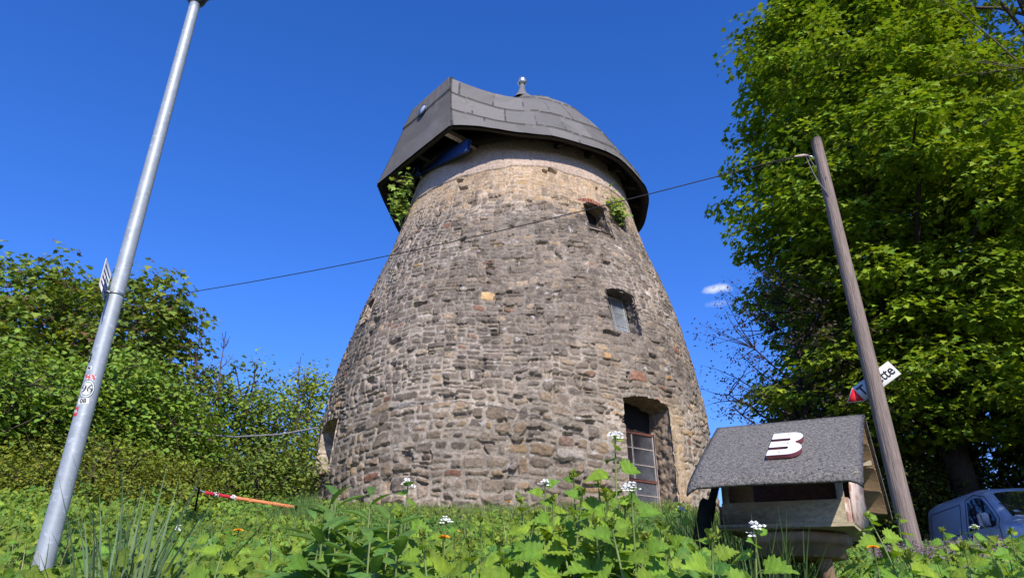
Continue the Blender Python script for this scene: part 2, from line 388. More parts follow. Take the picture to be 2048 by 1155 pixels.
n_lo = vnoise(U * 1.3, Vv * 1.3, seed=21); n_a = vnoise(U * 7, Vv * 7, seed=22); n_b = vnoise(U * 19, Vv * 19, seed=23); n_c = vnoise(U * 43, Vv * 43, seed=24)
dist = dist + .010 * n_b + .006 * n_a
mw = np.clip(.006 + .008 * n_lo + .012 * low + .008 * n_a + .004 * n_b, .0, .04)
hI = hsh(idn, 0, 5); hJ = hsh(idn, 0, 6); hK = hsh(idn, 0, 9)
flush = np.clip(.25 * topz + (hsh(idn, 0, 12) < .15) * .5, 0, 1)
mask = sstep(0, .020, dist - mw)
dome = np.clip((dist - mw) / .07, 0, 1) ** .6
uu = (u_s - (a0 + a1) / 2); vv = (Vw - (b0 + b1) / 2)
facet = uu * (hI - .5) * .22 + vv * (hJ - .5) * .35
rough_n = fbm(U * 9, Vv * 14, seed=41, o=4)
ridged = 1 - np.abs(fbm(U * 16, Vv * 22, seed=45, o=3)) * 2
hst = (.002 + .026 * hI ** 1.6) + .010 * dome + facet * .75 + .017 * rough_n + .009 * ridged
hmo = .004 * n_b + .003 * n_c - .004 + .008 * n_a
hole = (hsh(idn, 0, 10) < .022) & (hw * hh < .012)
gap = sstep(.42, .62, vnoise(U * 5 + 9, Vv * 8, seed=51)) * (1 - mask)
plast = sstep(-.05, .35, fbm(U * 1.1 + 4, Vv * 1.4, seed=121, o=3)) * .6
disp = hmo * (1 - mask) + hst * mask * (1 - .80 * topz) * (1 - plast) + .006 * rough_n * plast
disp = disp - .07 * gap * (dist < mw + .004) * (1 - topz)
disp = np.where(hole, -.05 - .03 * mask, disp * (.62 + .25 * low))
# smooth rendered ring right under the cap
ring = sstep(9.14, 9.18, ZZ + .05 * vnoise(U * 1.2, Vv * 1.2, seed=61) + .015 * vnoise(U * 6, Vv * 6, seed=62))
disp = disp * (1 - ring) + ring * (.03 + .002 * n_b)
# smoother rendered jamb repairs round the tall window
o0 = OPEN[0]
ren = sstep(.42, .25, np.abs((TH - o0['th']) * r0 - .62 - .1 * vnoise(U * 2, Vv * 2, seed=63))) * sstep(3.9, 3.4, ZZ + .2 * vnoise(U * 2, Vv * 2, seed=64))
disp = disp * (1 - .65 * ren)
disp = disp + .035 * vnoise(U * .45, Vv * .45, seed=71) + .015 * vnoise(U * 1.4, Vv * 1.4, seed=72)
rr_ = r0 + disp - .03
# colours of individual stones
pal = np.array([[.132, .112, .096], [.172, .146, .122], [.206, .170, .134], [.250, .200, .150], [.30, .225, .15], [.36, .245, .125], [.21, .115, .08], [.34, .31, .28]])
pal = pal * np.array([1.03, .985, .92])
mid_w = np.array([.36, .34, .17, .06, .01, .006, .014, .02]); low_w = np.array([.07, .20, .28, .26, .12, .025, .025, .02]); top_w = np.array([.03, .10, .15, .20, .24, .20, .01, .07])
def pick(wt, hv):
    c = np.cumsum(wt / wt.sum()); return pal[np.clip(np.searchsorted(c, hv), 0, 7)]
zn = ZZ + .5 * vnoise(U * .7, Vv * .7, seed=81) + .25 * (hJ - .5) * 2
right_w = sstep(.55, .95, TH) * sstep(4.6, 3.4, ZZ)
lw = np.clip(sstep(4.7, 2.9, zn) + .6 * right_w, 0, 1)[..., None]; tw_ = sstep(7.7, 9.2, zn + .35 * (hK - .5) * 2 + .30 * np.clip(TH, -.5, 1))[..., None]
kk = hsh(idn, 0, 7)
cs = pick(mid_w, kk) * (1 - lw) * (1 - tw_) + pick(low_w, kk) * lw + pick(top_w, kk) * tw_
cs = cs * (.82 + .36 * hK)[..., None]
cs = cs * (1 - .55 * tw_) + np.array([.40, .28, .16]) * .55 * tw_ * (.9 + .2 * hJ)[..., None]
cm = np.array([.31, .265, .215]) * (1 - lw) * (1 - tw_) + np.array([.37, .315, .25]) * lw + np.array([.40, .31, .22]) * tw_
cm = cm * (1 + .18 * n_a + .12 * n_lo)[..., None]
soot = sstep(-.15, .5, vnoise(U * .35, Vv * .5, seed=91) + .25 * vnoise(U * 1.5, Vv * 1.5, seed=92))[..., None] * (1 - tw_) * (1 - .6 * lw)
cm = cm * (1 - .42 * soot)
# mortar smears over stone faces, and weathering crust over mortar
smear = sstep(.02, .45, fbm(U * 2.6, Vv * 3.2, seed=95, o=4))[..., None]
mk = mask[..., None] * (1 - .38 * smear)
lcrust = sstep(.1, .5, fbm(U * 5, Vv * 6, seed=97, o=3))[..., None] * (1 - lw) * (1 - tw_)
cc = cs * mk + cm * (1 - mk)
cc = cc * (1 - .35 * lcrust)
stain = sstep(.0, .55, fbm(U * .55 + 2, Vv * .38, seed=131, o=4))[..., None] * (1 - .7 * tw_)
cc = cc * (1 - .34 * stain)
bright = sstep(.12, .5, fbm(U * .6 + 12, Vv * .6, seed=135, o=4))[..., None]; cc = cc * (1 + .26 * bright)
cc = cc * (1 + .22 * rough_n + .10 * n_c)[..., None]
lich = sstep(.56, .66, fbm(U * 8 + 3, Vv * 9, seed=99, o=3))[..., None]
cc = cc * (1 - lich * .6) + np.array([.42, .40, .37]) * lich * .6
cc = cc * (1 - ring[..., None]) + ring[..., None] * np.array([.40, .315, .25]) * (1 + .10 * n_lo + .08 * rough_n)[..., None]
cc = cc * (1 - ren[..., None] * .6) + ren[..., None] * .6 * np.array([.40, .29, .17]) * (1 + .15 * n_a + .2 * rough_n)[..., None]
chip = (ring > .5) & (sstep(.45, .5, fbm(U * 3, Vv * 3, seed=102, o=3)) > .5)
rr_ = np.where(chip, rr_ - .012, rr_)
# arch of red brick over the small top window
o2 = OPEN[2]; ub = (TH - o2['th']) * r0; topb = o2['zs'] + o2['rise'] + .02
br = (np.abs(ub) < o2['hw'] + .12) & (ZZ > topb) & (ZZ < topb + .16 - .2 * (ub / .5) ** 2)
brj = (np.abs(((ub * 1.0) / .075) % 1 - .5) > .42)
cc = np.where((br & ~brj)[..., None], np.array([.22, .07, .05]) * (.7 + .6 * hsh(np.floor(ub / .075).astype(np.int64) + 50, 0, 3))[..., None], cc)
V = tw(TH, ZZ, np.clip(rr_, .1, 9))
ins = np.zeros(TH.shape, bool)
for o in OPEN:
    jag = .012 * vnoise(U * 9, Vv * 9, seed=111)
    ins |= open_sdf(o, TH, ZZ) + jag > 0
nu, nv = TH.shape; idx = np.arange(nu * nv).reshape(nu, nv); idx = np.vstack([idx, idx[:1]])
q = np.stack([idx[:-1, :-1], idx[1:, :-1], idx[1:, 1:], idx[:-1, 1:]], -1).reshape(-1, 4)
insf = np.vstack([ins, ins[:1]]); kq = (insf[:-1, :-1] | insf[1:, :-1] | insf[1:, 1:] | insf[:-1, 1:]).ravel()
mill = empty('windmill_tower', (MC[0], MC[1], Z0), 'round tapering rubble stone windmill tower with a dark felt covered boat shaped cap', 'windmill')
ML = (MC[0], MC[1], Z0)
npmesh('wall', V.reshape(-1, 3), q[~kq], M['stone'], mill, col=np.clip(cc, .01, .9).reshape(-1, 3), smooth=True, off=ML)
del V, q, idx, insf

# window reveals and windows
def jamb_grid(o, inset, d0, d1, nd=34, ns=150, grow=.03):
    """ring of points round the opening, going inwards"""
    hwid = o['hw'] + grow
    pts = []
    zb = o['zb'] - grow; zs_ = o['zs']
    for k in range(ns):
        pts.append(k / ns)
    # perimeter: bottom, right, arch, left
    bl, rl = 2 * hwid, zs_ - zb
    per = [(-hwid + bl * t, zb) for t in np.linspace(0, 1, 30, endpoint=False)] + [(hwid, zb + rl * t) for t in np.linspace(0, 1, 110, endpoint=False)]
    per += [(hwid - bl * t, zs_ + (o['rise'] + grow) * (1 - (1 - 2 * t) ** 2)) for t in np.linspace(0, 1, 30, endpoint=False)] + [(-hwid, zs_ - rl * t) for t in np.linspace(0, 1, 110, endpoint=False)]
    per = np.array(per); D = np.linspace(d0, d1, nd)
    c, s = math.cos(o['th']), math.sin(o['th'])
    nrm = np.array([s, -c, 0]); tan = np.array([c, s, 0])
    G = np.zeros((nd, len(per), 3)); cen = np.array([0, (zb + zs_) / 2])
    for i, d in enumerate(D):
        p2 = cen + (per - cen) * (1 - inset * np.clip((d - d0) / (d1 - d0), 0, 1))
        rr = mrad(p2[:, 1])
        # on the curved face, then straight in along the window's own normal
        base_r = np.sqrt(np.clip(rr ** 2 - p2[:, 0] ** 2, 0, None))
        G[i] = np.array([MC[0], MC[1], 0]) + tan * p2[:, :1] + nrm * (base_r - d)[:, None]
        G[i, :, 2] = p2[:, 1]
    n1 = fbm(G[..., 0] * 9, G[..., 1] * 9, G[..., 2] * 9, seed=5, o=3); n2 = vnoise(G[..., 0] * 4, G[..., 1] * 4, G[..., 2] * 4, seed=9)
    out = G - np.array([MC[0], MC[1], 0]) ; ctr = G.mean(1, keepdims=True)
    dr = (G - ctr); dr /= np.linalg.norm(dr, axis=2)[..., None] + 1e-9
    n3 = fbm(G[..., 0] * 22, G[..., 1] * 22, G[..., 2] * 22, seed=15, o=3)
    G = G + dr * (.045 * n1 + .02 * n2 + .02 * n3)[..., None] * (o['hw'] / .35 if o['hw'] < .35 else 1)
    return G, n1, nrm, tan
jambcol = {'tall': (.30, .23, .165), 'mid': (.17, .145, .125), 'small': (.24, .19, .14), 'left_small': (.3, .25, .2), 'left_tall': (.36, .30, .235)}
for o in OPEN:
    rp = math.sqrt(max(mrad((o['zb'] + o['zs']) / 2) ** 2, 0))
    G, n1, nrm, tan = jamb_grid(o, .0, .004, o['depth'] + .25)
    colr = np.array(jambcol[o['name']]) * (1 + .45 * n1 + .35 * vnoise(G[..., 0] * 14, G[..., 1] * 14, G[..., 2] * 14, seed=77))[..., None]
    MB().grid(G, closed_v=True, c=colr.reshape(-1, 3)).build('window_reveal', M['stone'], mill, smooth=True, off=ML, usecol=True)
    # near-black sheet standing in for the unlit interior behind
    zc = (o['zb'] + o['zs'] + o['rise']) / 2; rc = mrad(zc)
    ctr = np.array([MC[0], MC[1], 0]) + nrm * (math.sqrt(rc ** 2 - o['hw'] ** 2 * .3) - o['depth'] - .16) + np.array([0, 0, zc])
    MB().box(ctr, [tan, nrm, (0, 0, 1)], (o['hw'] + .15, .03, (o['zs'] + o['rise'] - o['zb']) / 2 + .2)).build('unlit_interior_sheet', M['black'], mill, off=ML)
def window(o, zt, cols, rows, fm, gm, d, wfrac=(-1, 1), rails=(), rm=None, b=.022, fw=.045):
    th = o['th']; c, s = math.cos(th), math.sin(th); nrm = np.array([s, -c, 0]); tan = np.array([c, s, 0]); up = np.array([0, 0, 1.])
    zb = o['zb'] + .02; zc = (zt + zb) / 2
    # keep the window upright at the depth of the reveal's narrowest (upper) part
    rad = math.sqrt(mrad(zt) ** 2 - o['hw'] ** 2 * .4) - d
    radb = math.sqrt(mrad(zb) ** 2 - o['hw'] ** 2 * .4) - d
    lean = (radb - rad) / (zt - zb); upv = np.array([0, 0, 1.]) - nrm * lean; upv /= np.linalg.norm(upv); nn = np.cross(tan, upv)
    C0 = np.array([MC[0], MC[1], 0]) + nrm * (rad + radb) / 2 + up * zc
    x0, x1 = wfrac[0] * o['hw'], wfrac[1] * o['hw']; H = (zt - zb) / 2
    fr = MB()
    def bx(mb, xa, xb, ya, yb, t, dz=0): mb.box(C0 + tan * (xa + xb) / 2 + upv * (ya + yb) / 2 + nn * dz, [tan, upv, nn], (abs(xb - xa) / 2, abs(yb - ya) / 2, t))
    bx(fr, x0, x0 + fw, -H, H, .025); bx(fr, x1 - fw, x1, -H, H, .025); bx(fr, x0 + fw, x1 - fw, -H, -H + fw, .024)
    fo = fr.build('window_frame', fm, mill, off=ML)
    r2 = MB(); bx(r2, x0 + fw, x1 - fw, H - fw, H, .026)
    r2.build('window_rail', rm or fm, fo, off=ML)
    for k in rails:
        r2 = MB(); bx(r2, x0 + fw, x1 - fw, -H + 2 * H * k - .022, -H + 2 * H * k + .022, .026); r2.build('window_rail', rm or fm, fo, off=ML)
    br = MB()
    for i in range(1, cols):
        xx = x0 + fw + (x1 - x0 - 2 * fw) * i / cols; bx(br, xx - b / 2, xx + b / 2, -H + fw, H - fw, .014)
    for j in rows:
        yy = -H + 2 * H * j; bx(br, x0 + fw, x1 - fw, yy - b / 2, yy + b / 2, .012)
    if br.v: br.build('glazing_bar', fm, fo, off=ML)
    gl = MB(); bx(gl, x0 + fw, x1 - fw, -H + fw, H - fw, .004, -.004); gl.build('window_pane', gm, fo, off=ML)
_, zt_tall = on_tower(1290, 838)
window(OPEN[0], OPEN[0]['zb'] + (OPEN[0]['zs'] - OPEN[0]['zb']) * .80, 2, (.16, .32, .64, .82), M['frame_wood'], M['glass'], OPEN[0]['depth'] - .02, rails=(.47,), rm=M['frame_red'], b=.02)
window(OPEN[1], OPEN[1]['zs'] + .06, 2, (.30, .62), M['frame_pale'], M['glass_pale'], OPEN[1]['depth'] - .02, fw=.03, b=.02)
window(OPEN[2], OPEN[2]['zb'] + .30, 1, (.5,), M['frame_wood'], M['glass_pale'], OPEN[2]['depth'] - .02, fw=.025)

# ------------------------------------------------------------------ the cap
GA = R(48.74); E1 = np.array([-math.sin(GA), -math.cos(GA)]); E2 = np.array([math.cos(GA), -math.sin(GA)])     # towards the gable, towards its near corner
ZE = 9.98; FD, FH, FL, FI, FZ = 3.358, 1.52, .347, .726, 2.10; TC = math.atan2(FH, FD)
TT = math.atan2(FH - FI, FD - FL); RC = math.hypot(FD, FH); RT = math.hypot(FD - FL, FH - FI)
def cap_pt(th, s, shrink=0.0, dz=0.0):
    th = np.asarray(th, float); s = np.asarray(s, float); at = np.abs(th); sg = np.sign(th)
    w = np.where(at <= TC, 1.0, 1 - sstep(TC, TC + R(85), at) ) ; w = np.where(at <= TC, 1, np.clip(1 - (at - TC) / R(80), 0, 1) ** 3)
    Ee = np.where(at <= TC, FD / np.cos(np.minimum(at, TC)), 3.31 + (RC - 3.31) * np.exp(-(at - TC) / .22))
    # slightly polygonal eave
    Ee = Ee - np.where(at > TC, .045 * (1 - np.cos((th * 12) )) * .5, 0)
    ph = s * np.pi / 2
    dr = np.cos(ph) ** 1.2; dzz = 3.6 * np.sin(ph) ** 1.7
    fr = np.interp(s, [0, .5, 1], [1, RT / RC, 0]); fz = np.interp(fr * RC, [0, .4, 1, 1.6, 2.2, RT], [3.34, 3.16, 2.74, 2.42, 2.22, FZ])
    fz = np.where(s < .5, FZ * s / .5, fz)
    zdrop = .21 * sstep(TC, TC + .55, at) * (1 - s) ** 2
    rho = Ee * ((1 - w) * dr + w * fr); z = ZE - .02 * (at > TC) + (1 - w) * (dzz - .14 * np.clip(s * 3, 0, 1)) + w * fz - zdrop - 1.2 * w * (1 - w) * np.sin(np.pi * s)
    ang = th - sg * w * np.minimum(s / .5, 1) * (TC - TT)
    x1 = rho * np.cos(ang); x2 = rho * np.sin(ang)
    # front face: exact trapezoid
    lat = FD * np.tan(np.clip(th, -TC, TC)); kt = (FH - FI) / FH
    f1 = np.where(s <= .5, FD - FL * s / .5, (FD - FL) * (1 - s) / .5); f2 = lat * np.where(s <= .5, 1 - (1 - kt) * s / .5, kt * (1 - s) / .5)
    fr_ = at <= TC
    x1 = np.where(fr_, f1, x1); x2 = np.where(fr_, f2, x2)
    k = 1 - shrink; rq = np.hypot(x1, x2); z = z + .46 * np.exp(-(rq / .36) ** 1.6) * (shrink == 0)
    return np.stack([MC[0] + k * (E1[0] * x1 + E2[0] * x2), MC[1] + k * (E1[1] * x1 + E2[1] * x2), z + dz], -1)
cth = np.concatenate([np.linspace(-math.pi, -TC - .004, 240), np.linspace(-TC, TC, 70), np.linspace(TC + .004, math.pi, 300)[:-1]])
css = np.concatenate([np.linspace(0, .9, 150), np.linspace(.9, 1, 50)[1:]])
A, B = np.meshgrid(cth, css, indexing='ij')
seam_s = np.array([0, .165, .34, .53, .70, .84, 1.01])
wob = .006 * vnoise(A * 3, B * 0 + 3, seed=4) + .003 * vnoise(A * 14, B * 0 + 5, seed=6)
ci = np.searchsorted(seam_s, B + wob * (B > .03)) - 1; ci = np.clip(ci, 0, 5)
lo_ = seam_s[ci]; hi_ = seam_s[ci + 1]; tcz = np.clip((B + wob - lo_) / (hi_ - lo_), 0, 1)
front = np.abs(A) <= TC
tcz = np.where(front, np.where(B < .36, np.clip(B / .36, 0, 1), (B - .36) / .64), tcz)
lift = .035 * (1 - tcz) + .012 * vnoise(A * 5, B * 6, seed=12) + .006 * vnoise(A * 17, B * 20, seed=13)
G = cap_pt(A, B); e = 1e-3
Gu = cap_pt(A + e, B) - G; Gv = cap_pt(A, np.minimum(B + e, 1)) - cap_pt(A, np.minimum(B + e, 1) - e)
nr = np.cross(Gu, Gv); ln_ = np.linalg.norm(nr, axis=2)[..., None]; nr = nr / np.maximum(ln_, 1e-12)
cdir = G - np.array([MC[0], MC[1], 10.5]); flip = np.sign((nr * cdir).sum(2))[..., None]; nr = nr * np.where(flip == 0, 1, flip)
nr[:, -6:] = (0, 0, 1)
G = G + nr * (lift * sstep(1, .93, B))[..., None]
base = np.array([.140, .133, .124])
sheet = np.floor(A / .21 + ci * .37 + .02 * vnoise(A * 2, B * 30, seed=15)); sheet = np.where(front, np.floor(B / .36) + 90, sheet)
csh = base * (.86 + .30 * hsh(sheet.astype(np.int64), ci.astype(np.int64), 5))[..., None]
fe = (A / .21 + ci * .37 + .02 * vnoise(A * 2, B * 30, seed=15)) % 1
line = ((fe < .022) & ~front) | ((tcz < .028) & (B > .03) & ~front) | (front & (B > .36) & (B < .368))
edge = np.abs(np.abs(A) - TC) < .012
csh = np.where((line | (edge & (B < .55)))[..., None], .028, csh)
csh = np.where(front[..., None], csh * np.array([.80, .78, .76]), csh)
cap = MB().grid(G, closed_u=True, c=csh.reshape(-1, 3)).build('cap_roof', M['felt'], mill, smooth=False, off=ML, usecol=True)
# underside: inner shell, ceiling, rafters, curb ring
inn = np.stack([cap_pt(cth, 0 * cth + s_, shrink=sh, dz=dz_) for s_, sh, dz_ in ((0, -.010, -.035), (0, .0, -.045), (0, .022, -.03), (.10, .03, -.04), (.16, .05, -.02), (.17, .5, .02), (.17, .97, .02))], 1)
MB().grid(inn, closed_u=True).build('cap_soffit', M['dark_wood'], mill, off=ML)
for k in range(22):
    rf = MB()
    a = -math.pi + 2 * math.pi * k / 22
    if abs(a) < .95: continue
    p = cap_pt(a, .0, shrink=.05); c_ = np.array([MC[0], MC[1], 0.]); d = p - c_; d[2] = 0; L = np.linalg.norm(d); d /= L
    rf.bar(c_ + d * 2.5 + (0, 0, 10.02), c_ + d * (L - .02) + (0, 0, 9.80), .11, .14)
    rf.build('rafter', M['dark_wood'], mill, off=ML)
cr = MB(); an = np.linspace(0, 2 * np.pi, 96, endpoint=False)
rgr = np.stack([np.stack([MC[0] + r_ * np.cos(an), MC[1] + r_ * np.sin(an), 0 * an + z_], 1) for r_, z_ in ((2.84, 9.98), (2.92, 9.98), (2.92, 10.2), (2.6, 10.2))], 0)
cr.grid(rgr, closed_v=True); cr.build('curb_ring', M['dark_wood'], mill, off=ML)
# gable details
ax_e2 = np.array([E2[0], E2[1], 0]); ax_e1 = np.array([E1[0], E1[1], 0]); UP = np.array([0, 0, 1.]); C3 = np.array([MC[0], MC[1], 0]); CL = C3 + (.104, 0, 0)
def hit_plane(px, py, dist1):                         # ray meets the vertical plane at dist1 in front of the axis
    v = pray(px, py); n = ax_e1; t = ((CL + n * dist1) @ n) / (v @ n); return unlean(v * t)
def gable_pt(px, py):
    n = np.array([E1[0] * FZ, E1[1] * FZ, FL]); n /= np.linalg.norm(n); p0 = CL + ax_e1 * FD + UP * ZE
    v = pray(px, py); return unlean(v * ((p0 @ n) / (v @ n))), n
p, n = gable_pt(847, 222); t_ = ax_e2; u_ = np.cross(n, t_)
an = np.linspace(0, 2 * np.pi, 32, endpoint=False)
MB().prism(np.c_[.15 * np.cos(an), .15 * np.sin(an)], p + n * .02, [t_, u_, n], .03).build('round_vent', M['vent'], mill, off=ML)
MB().tube(np.vstack([p + n * .05 + .155 * (math.cos(q_) * t_ + math.sin(q_) * u_) for q_ in np.linspace(0, 2 * np.pi, 33)]), .010, 6, cap=False).build('vent_rim', M['lampdark'], mill, off=ML)
bb = MB(); pa = hit_plane(846, 336, 2.86); pb = hit_plane(938, 290, 2.86)
bb.bar(pa, pb, .08, .30); bb.build('blue_beam', M['blue'], mill, off=ML)
pa2 = hit_plane(838, 336, 2.92); MB().box(pa2, [ax_e2, ax_e1, UP], (.09, .07, .20)).build('blue_bracket', M['blue'], mill, off=ML)
for (px, py) in ((893, 264), (833, 306), (779, 350)):
    q_ = hit_plane(px, py, 3.30)
    MB().bar(q_ - ax_e1 * .9, q_, .12, .13).build('beam_end', M['plank_pale'] if px != 833 else M['dark_wood'], mill, off=ML)
# finial
def lathe(mb, ctr, prof, n=28):
    a = np.linspace(0, 2 * np.pi, n, endpoint=False)
    Gq = np.stack([np.stack([ctr[0] + r_ * np.cos(a), ctr[1] + r_ * np.sin(a), 0 * a + ctr[2] + z_], 1) for r_, z_ in prof], 0)
    mb.grid(Gq, closed_v=True); return mb
fb = MB(); lathe(fb, (MC[0], MC[1], 0), [(.26, 13.60), (.20, 13.70), (.15, 13.79), (.115, 13.88), (.09, 13.98), (.08, 14.06), (.07, 14.14)])
fb.c = [c_ * .17 for c_ in fb.c]
fb.build('finial_base', M['felt'], mill, smooth=True, off=ML, usecol=True)
an2 = np.linspace(-np.pi / 2, np.pi / 2, 16)
fb = MB(); lathe(fb, (MC[0], MC[1], 14.27), [(max(.002, .145 * math.cos(q_)), .15 * math.sin(q_)) for q_ in an2])
fb.build('finial_ball', M['steel'], mill, smooth=True, off=ML)
for r_, nm in ((2.0, .22), (1.25, .14)):
    q_ = cap_pt(TC * .9, 1 - r_ / 3.07 * .5)
    MB().tube([q_, q_ + (0, 0, nm)], .02, 6).build('roof_spike', M['lampdark'], mill, off=ML)

def all_children(o):
    for c_ in o.children: yield c_; yield from all_children(c_)
bpy.context.view_layer.update()
for c_ in all_children(mill): lean_mesh(c_)

# ------------------------------------------------------------------ leaves
def leafshape(pts, fold=.12, droop=.15, nseg=None):
    """outline half given as (across, along) from base to tip; mirrored; returns verts + tris, unit length along +Y, normal +Z"""
    h = np.array(pts, float); n = len(h)
    mid = np.c_[np.zeros(n), h[:, 1]]; mid[0, 1] = max(0, h[0, 1]) ; mid = np.c_[np.zeros(n), np.clip(h[:, 1], 0, 1)]
    V = []; 
    for a, (x, y) in zip(mid, h): V.append([0, a[1], -droop * a[1] ** 2])
    for x, y in h: V.append([x, y, abs(x) * fold * 2 - droop * y * y])
    for x, y in h: V.append([-x, y, abs(x) * fold * 2 - droop * y * y])
    T = []
    for i in range(n - 1):
        T += [[i, n + i, n + i + 1], [i, n + i + 1, i + 1], [i, i + 1, 2 * n + i + 1], [i, 2 * n + i + 1, 2 * n + i]]
    V = np.array(V); T = np.array(T)
    a = V[T[:, 0]]; ar = np.linalg.norm(np.cross(V[T[:, 1]] - a, V[T[:, 2]] - a), axis=1)
    return V, T[ar > 1e-6]
def fan(pts, droop=.12, fold=.1):
    """closed outline as a fan round its middle"""
    p = np.array(pts, float); c = np.array([[0, .42]]); q = np.vstack([c, p]); n = len(p)
    V = np.c_[q, np.abs(q[:, 0]) * fold * 2 - droop * q[:, 1] ** 2]
    i = np.arange(1, n + 1); j = np.r_[np.arange(2, n + 1), 1]
    return V, np.stack([np.zeros(n, int), i, j], 1)
L_MAPLE = fan([(0, 0), (.22, .05), (.52, .02), (.38, .25), (.60, .55), (.28, .55), (.17, .75), (0, 1.0), (-.17, .75), (-.28, .55), (-.60, .55), (-.38, .25), (-.52, .02), (-.22, .05)], .18, .10)
L_OVAL = leafshape([(0, 0), (.22, .22), (.30, .5), (.20, .8), (0, 1)], .12, .15)
L_ROUND = leafshape([(0, 0), (.30, .12), (.42, .42), (.27, .78), (0, 1)], .10, .15)
L_SMALL = (np.array([[0, 0, 0], [.28, .5, .05], [0, 1, -.1], [-.28, .5, .05]]), np.array([[0, 1, 2], [0, 2, 3]]))
L_LANCE = leafshape([(0, 0), (.10, .12), (.17, .35), (.16, .6), (.09, .82), (0, 1)], .22, .28)
_must = [(0, .04), (.20, -.08), (.38, -.03), (.33, .07), (.50, .12), (.41, .20), (.52, .30), (.37, .35), (.46, .48), (.29, .50), (.35, .64), (.19, .64), (.22, .79), (.09, .80), (.08, .93), (0, 1)]
L_MUST = leafshape(_must, .20, .30)
L_MUST2 = leafshape([(0, .04), (.26, -.06), (.44, .08), (.42, .22), (.45, .34), (.31, .50), (.28, .64), (.15, .78), (0, 1)], .14, .25)
L_NETTLE = leafshape([(0, 0), (.20, .04), (.28, .18), (.24, .22), (.27, .34), (.20, .40), (.21, .54), (.13, .60), (.12, .74), (0, 1)], .14, .3)

def frames(d, up):
    """rotation matrices (n,3,3) with columns x,y,z: y along d, z near up"""
    d = d / (np.linalg.norm(d, axis=1)[:, None] + 1e-9)
    x = np.cross(d, up); l = np.linalg.norm(x, axis=1)[:, None]; x = np.where(l < 1e-3, np.array([1., 0, 0]), x / (l + 1e-9))
    z = np.cross(x, d); return np.stack([x, d, z], 2)
def scatter(tpl, pos, d, up, size, c):
    V, T = tpl; Rm = frames(d, up); n = len(pos)
    G = np.einsum('nij,vj->nvi', Rm, V) * size[:, None, None] + pos[:, None]
    Fc = (T[None] + (np.arange(n) * len(V))[:, None, None]).reshape(-1, 3)
    cv = np.repeat(c, len(V), 0)
    if len(V) > 12: cv = cv * (1 + .16 * np.tile(np.where(np.abs(V[:, 0]) < .02, .9, -.5) , n)[:, None]) * rng.uniform(.80, 1.18, (len(cv), 1))
    return G.reshape(-1, 3), Fc, cv
def rdir(n):
    v = rng.normal(size=(n, 3)); return v / np.linalg.norm(v, axis=1)[:, None]
def leafcol(base, n, var=.25, yel=.25, clump=None):
    b = np.array(base)[None] * (1 + rng.uniform(-var, var, (n, 1)))
    y = rng.uniform(-yel, yel, (n, 1)); b = b * np.hstack([1 + y, 1 + .3 * y, 1 - .3 * y])
    if clump is not None: b = b * clump[:, None]
    return np.clip(b, .004, .9)
def mesh_from(name, parts, mat, parent, off):
    Vs, Fs, Cs, n = [], [], [], 0
    for v, f_, c in parts: Vs.append(v); Fs.append(f_ + n); Cs.append(c); n += len(v)
    return npmesh(name, np.vstack(Vs), np.vstack(Fs), mat, parent, col=np.vstack(Cs), off=off)

